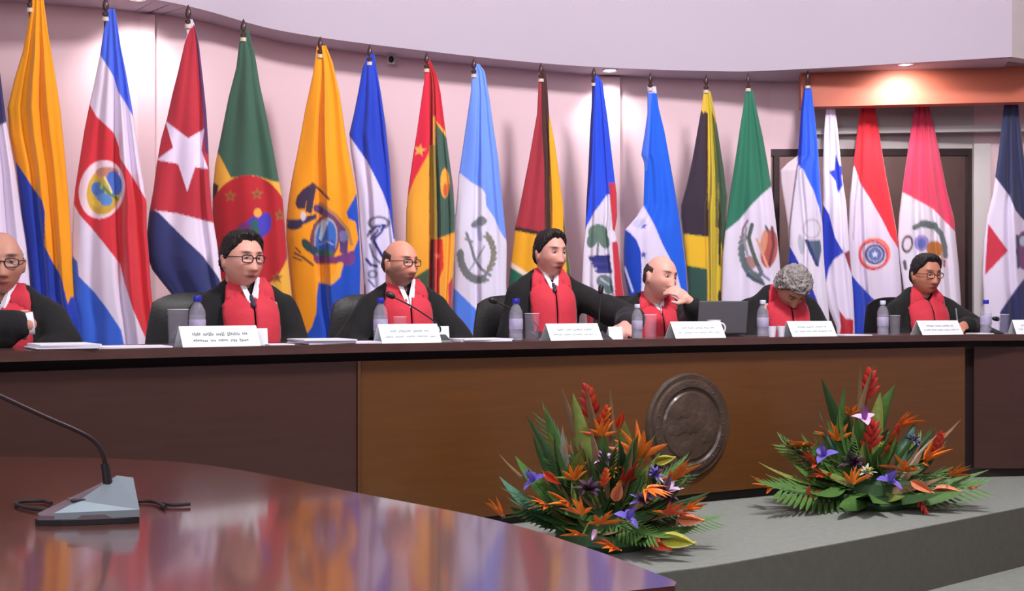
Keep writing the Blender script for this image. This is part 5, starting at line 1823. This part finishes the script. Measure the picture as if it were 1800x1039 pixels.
BoP, HEL = 'bird_of_paradise', 'heliconia'
rng = random.Random(5)
lv = []
for px, py, off, ty, m_, w_ in ((890, 828, .0, 'broad', 'leaf', 1.0), (860, 873, -.1, 'broad', 'leaf_blue', .9), (885, 905, -.1, 'blade', 'leaf_dark', 1.2), (925, 770, .12, 'narrow', 'leaf_dark', 1.2),
                                (935, 760, .15, 'frond', 'leaf_dark', .8), (945, 735, .1, 'narrow', 'leaf_dark', 1), (958, 722, .05, 'narrow', 'leaf', 1.3), (952, 752, .0, 'narrow', 'leaf_light', 1.6),
                                (993, 676, .05, 'narrow', 'leaf_dry', .8), (1010, 668, .02, 'narrow', 'leaf_dry', .8), (1014, 690, .0, 'blade', 'leaf_light', 1.0), (1072, 690, .1, 'narrow', 'leaf_dry', .7), (1100, 735, .0, 'blade', 'leaf_light', 1.4),
                                (1180, 797, -.05, 'broad', 'leaf_blue', .55), (1175, 808, -.1, 'blade', 'yl', 1.4), (1252, 902, -.1, 'narrow', 'leaf_dark', 1.1), (1235, 860, .0, 'narrow', 'leaf_dark', 1), (1252, 940, -.05, 'frond', 'leaf', 1),
                                (1225, 955, -.1, 'broad', 'leaf', .9), (1190, 968, -.2, 'broad', 'leaf_light', .7), (1140, 978, -.2, 'broad', 'leaf', 1), (1160, 975, -.2, 'frond', 'leaf', 1.0), (1095, 975, -.2, 'narrow', 'leaf_dry', 1.4),
                                (1040, 965, -.2, 'broad', 'leaf_dark', 1), (985, 945, -.2, 'broad', 'leaf', .9), (930, 925, -.15, 'broad', 'leaf_dark', .9), (900, 915, -.1, 'frond', 'leaf_dark', 1), (1030, 960, -.2, 'narrow', 'leaf_light', 1),
                                (1228, 918, -.1, 'blade', 'leaf_dry', 1.3), (1150, 905, -.2, 'narrow', 'leaf_dry', 1.3), (975, 735, -.02, 'narrow', 'white', .9), (1010, 760, -.05, 'narrow', 'leaf_dry', 1), (1025, 770, -.1, 'narrow', 'leaf_light', 1.2), (860, 833, .05, 'narrow', 'leaf_dry', .6)):
    lv.append((px, py, off, ty, 'leaf_light' if m_ == 'yl' else m_, w_))
for k in range(96):
    a = rng.uniform(-10, 190)
    rr = rng.uniform(.35, .95)
    x = 1058 + 185 * rr * math.cos(R(a)) * 1.0
    y = 915 - (195 if a > 0 and a < 180 else 60) * rr * abs(math.sin(R(a))) * .95 + rng.uniform(-8, 25)
    lv.append((x, y, rng.uniform(-.22, .1), rng.choice(('blade', 'narrow', 'broad', 'frond', 'blade')), rng.choice(('leaf', 'leaf_dark', 'leaf', 'leaf_light', 'leaf_dark', 'leaf_dry')) , rng.uniform(.6, 1.2)))
lv = [(a, b, c, ty, ('leaf' if (ty == 'frond' and m_ not in ('leaf', 'leaf_dark')) else m_), w_) for a, b, c, ty, m_, w_ in lv]
bl = [(HEL, 1040, 742, .02, -.15, 1, .115, ('red', 'orange_red')), (HEL, 1052, 760, .0, .35, 1, .085, ('orange_red', 'orange')), (BoP, 1058, 768, -.05, .1, 1, .07, ('orange', 'orange_red')), ('bud', 1085, 752, .0, .35, 1, .07, ('orange_red',)),
      (BoP, 1122, 805, -.1, -.1, 1, .115, ('orange', 'peach')), (BoP, 1098, 850, -.15, .6, .8, .10, ('red', 'orange')), ('daisy_cluster', 1062, 808, -.12, .1, 1, .055, ('violet', 'orchid')),
      ('iris', 940, 846, -.1, -.6, .8, .062, ('iris', 'iris')), ('bud', 955, 830, -.1, .9, -.6, .08, ('orange_red',)), ('daisy_cluster', 1035, 862, -.2, -.2, .8, .075, ('plum', 'plum')),
      ('bud', 1080, 882, -.25, .2, .8, .085, ('peach',)), ('iris', 1102, 912, -.28, .3, .6, .062, ('iris', 'orchid')), (BoP, 1055, 922, -.3, .4, .5, .075, ('orange', 'orange')), (BoP, 880, 908, -.1, -.5, .8, .085, ('orange', 'orange_red')),
      (BoP, 1000, 888, -.2, -.8, .3, .085, ('orange', 'leaf_dry')), (BoP, 1010, 845, -.15, .2, 1, .07, ('orange', 'leaf_light')), ('daisy_cluster', 1165, 868, -.2, .4, .6, .095, ('plum', 'orchid')), ('daisy_cluster', 1150, 835, -.15, .3, 1, .05, ('iris', 'plum')),
      (BoP, 1185, 845, -.12, .5, .9, .10, ('orange', 'peach')), (BoP, 1205, 900, -.15, .6, .7, .085, ('orange', 'peach')), (BoP, 1080, 965, -.3, -.4, .3, .075, ('orange', 'orange_red')), ('bud', 1150, 812, -.1, .95, .25, .085, ('yellowgreen',)),
      (HEL, 1100, 836, -.12, .2, 1, .06, ('red', 'red')), ('bud', 1160, 945, -.28, .95, -.1, .13, ('yellowgreen',)), ('bud', 1140, 950, -.28, .9, -.3, .09, ('orange_red',)), ('bud', 1190, 912, -.2, 1, .0, .10, ('peach',)),
      (BoP, 1135, 860, -.25, .9, .1, .08, ('orange', 'orange')), ('daisy_cluster', 1075, 830, -.12, .2, .9, .05, ('yellowgreen', 'orange')), ('bud', 1048, 930, -.3, -.2, -.4, .05, ('orchid',)), (BoP, 1020, 905, -.25, -.3, .8, .07, ('orange', 'peach')), (BoP, 1175, 905, -.25, .3, .6, .07, ('orange_red', 'orange')), ('bud', 1000, 800, -.02, -.3, 1, .06, ('peach',)), (BoP, 960, 890, -.15, -.8, .4, .07, ('orange', 'leaf_dry')), (HEL, 1062, 858, -.2, .1, .9, .06, ('orange_red', 'orange')), ('daisy_cluster', 1128, 880, -.25, .2, .7, .06, ('plum', 'iris')), (BoP, 1020, 942, -.3, -.3, .3, .06, ('orange', 'orange'))]
arrangement('large tropical flower arrangement left of the carved medallion, partly hidden by the near table', 1062, 4.62, lv, bl, 11)

rng = random.Random(9)
lv = []
for px, py, off, ty, m_, w_ in ((1442, 662, .08, 'narrow', 'leaf_dark', 1.2), (1460, 680, .05, 'narrow', 'leaf', 1.2), (1487, 640, .05, 'narrow', 'leaf_dry', .7), (1500, 642, .05, 'narrow', 'leaf_dry', .8), (1563, 674, .05, 'blade', 'leaf', 1.3), (1548, 690, .0, 'blade', 'leaf_light', 1.2),
                                (1440, 722, .0, 'narrow', 'leaf_dry', .8), (1402, 752, .0, 'narrow', 'leaf_blue', 1), (1365, 795, .05, 'frond', 'leaf', 1.1), (1372, 810, .0, 'frond', 'leaf_dark', 1.2), (1385, 842, -.1, 'broad', 'leaf', .9), (1332, 860, -.1, 'narrow', 'leaf_light', 1),
                                (1335, 880, -.1, 'narrow', 'leaf', 1), (1345, 895, -.1, 'frond', 'leaf', 1), (1375, 890, -.1, 'blade', 'leaf_light', 1.2), (1700, 778, .0, 'narrow', 'leaf_dry', .8), (1722, 862, .0, 'narrow', 'leaf', 1), (1716, 885, -.1, 'frond', 'leaf', 1.1), (1690, 893, -.1, 'broad', 'leaf', 1),
                                (1655, 900, -.1, 'broad', 'leaf_dark', .9), (1600, 900, -.1, 'broad', 'leaf_light', .7), (1560, 903, -.1, 'blade', 'leaf', 1.2), (1510, 905, -.1, 'broad', 'leaf_dark', .9), (1465, 905, -.1, 'blade', 'leaf', 1.2), (1430, 900, -.1, 'broad', 'leaf', .8), (1610, 745, .0, 'blade', 'leaf_blue', 1.1),
                                (1590, 765, .0, 'blade', 'leaf_dark', 1.4), (1640, 790, .0, 'narrow', 'leaf', 1.2), (1630, 757, -.05, 'narrow', 'white', .7), (1475, 720, .0, 'broad', 'leaf_dark', .8), (1500, 730, .02, 'broad', 'leaf', .8)):
    lv.append((px, py, off, ty, m_, w_))
for k in range(92):
    a = rng.uniform(-8, 188)
    rr = rng.uniform(.3, .92)
    x = 1530 + 190 * rr * math.cos(R(a))
    y = 868 - (170 if 0 < a < 180 else 30) * rr * abs(math.sin(R(a))) + rng.uniform(-6, 20)
    ty = rng.choice(('blade', 'narrow', 'broad', 'frond', 'blade'))
    m_ = rng.choice(('leaf', 'leaf_dark', 'leaf', 'leaf_light', 'leaf_dark', 'leaf_dry'))
    lv.append((x, y, rng.uniform(-.2, .1), ty, 'leaf' if ty == 'frond' and m_ not in ('leaf', 'leaf_dark') else m_, rng.uniform(.55, 1.1)))
bl = [(HEL, 1522, 715, .02, .05, 1, .14, ('red', 'red')), ('orchid', 1520, 738, -.1, -.1, .8, .065, ('orchid', 'violet')), (HEL, 1530, 800, -.05, .0, 1, .13, ('red', 'red')), (BoP, 1582, 752, -.05, .7, .8, .12, ('orange', 'peach')), (HEL, 1558, 800, -.08, .3, 1, .12, ('orange_red', 'red')),
      (BoP, 1425, 785, -.05, -1, .35, .12, ('orange', 'orange_red')), (BoP, 1430, 815, -.1, -.7, .8, .09, ('orange_red', 'peach')), ('iris', 1450, 802, -.1, -.3, .7, .07, ('iris', 'iris')), (BoP, 1628, 812, -.12, .5, .8, .12, ('orange', 'orange')), (BoP, 1590, 830, -.15, -.3, .5, .10, ('orange', 'orange_red')),
      (HEL, 1640, 800, -.05, .3, 1, .09, ('red', 'orange_red')), (BoP, 1672, 838, -.1, .6, .8, .085, ('orange', 'peach')), ('daisy_cluster', 1605, 775, -.05, .3, .9, .055, ('iris', 'plum')), ('iris', 1562, 848, -.2, .2, .7, .075, ('iris', 'orchid')), ('daisy_cluster', 1522, 832, -.15, 0, .8, .06, ('white', 'yellowgreen')),
      ('daisy_cluster', 1500, 815, -.12, 0, .8, .085, ('plum', 'plum')), (BoP, 1412, 885, -.15, -.4, .5, .10, ('orange_red', 'orange_red')), (BoP, 1352, 858, -.1, -.9, .6, .08, ('orange', 'leaf_light')), (HEL, 1612, 872, -.2, .3, -.8, .08, ('coral', 'coral')), ('bud', 1640, 862, -.15, 1, .0, .12, ('peach',)),
      ('bud', 1600, 845, -.2, .7, -.4, .11, ('peach',)), (BoP, 1500, 852, -.2, .3, .9, .08, ('orange', 'leaf_dry')), (BoP, 1450, 840, -.15, -.6, .4, .08, ('orange_red', 'peach')), ('bud', 1700, 858, -.05, .8, .3, .06, ('coral',)), (BoP, 1470, 775, -.03, -.3, 1, .09, ('orange', 'leaf_light')), (BoP, 1495, 730, .0, -.3, .9, .07, ('orange', 'leaf_dry')), ('daisy_cluster', 1555, 785, -.05, .2, .9, .05, ('yellowgreen', 'yellowgreen'))]
arrangement('tropical flower arrangement right of the carved medallion, standing clear on the dais', 1530, 5.55, lv, bl, 12)
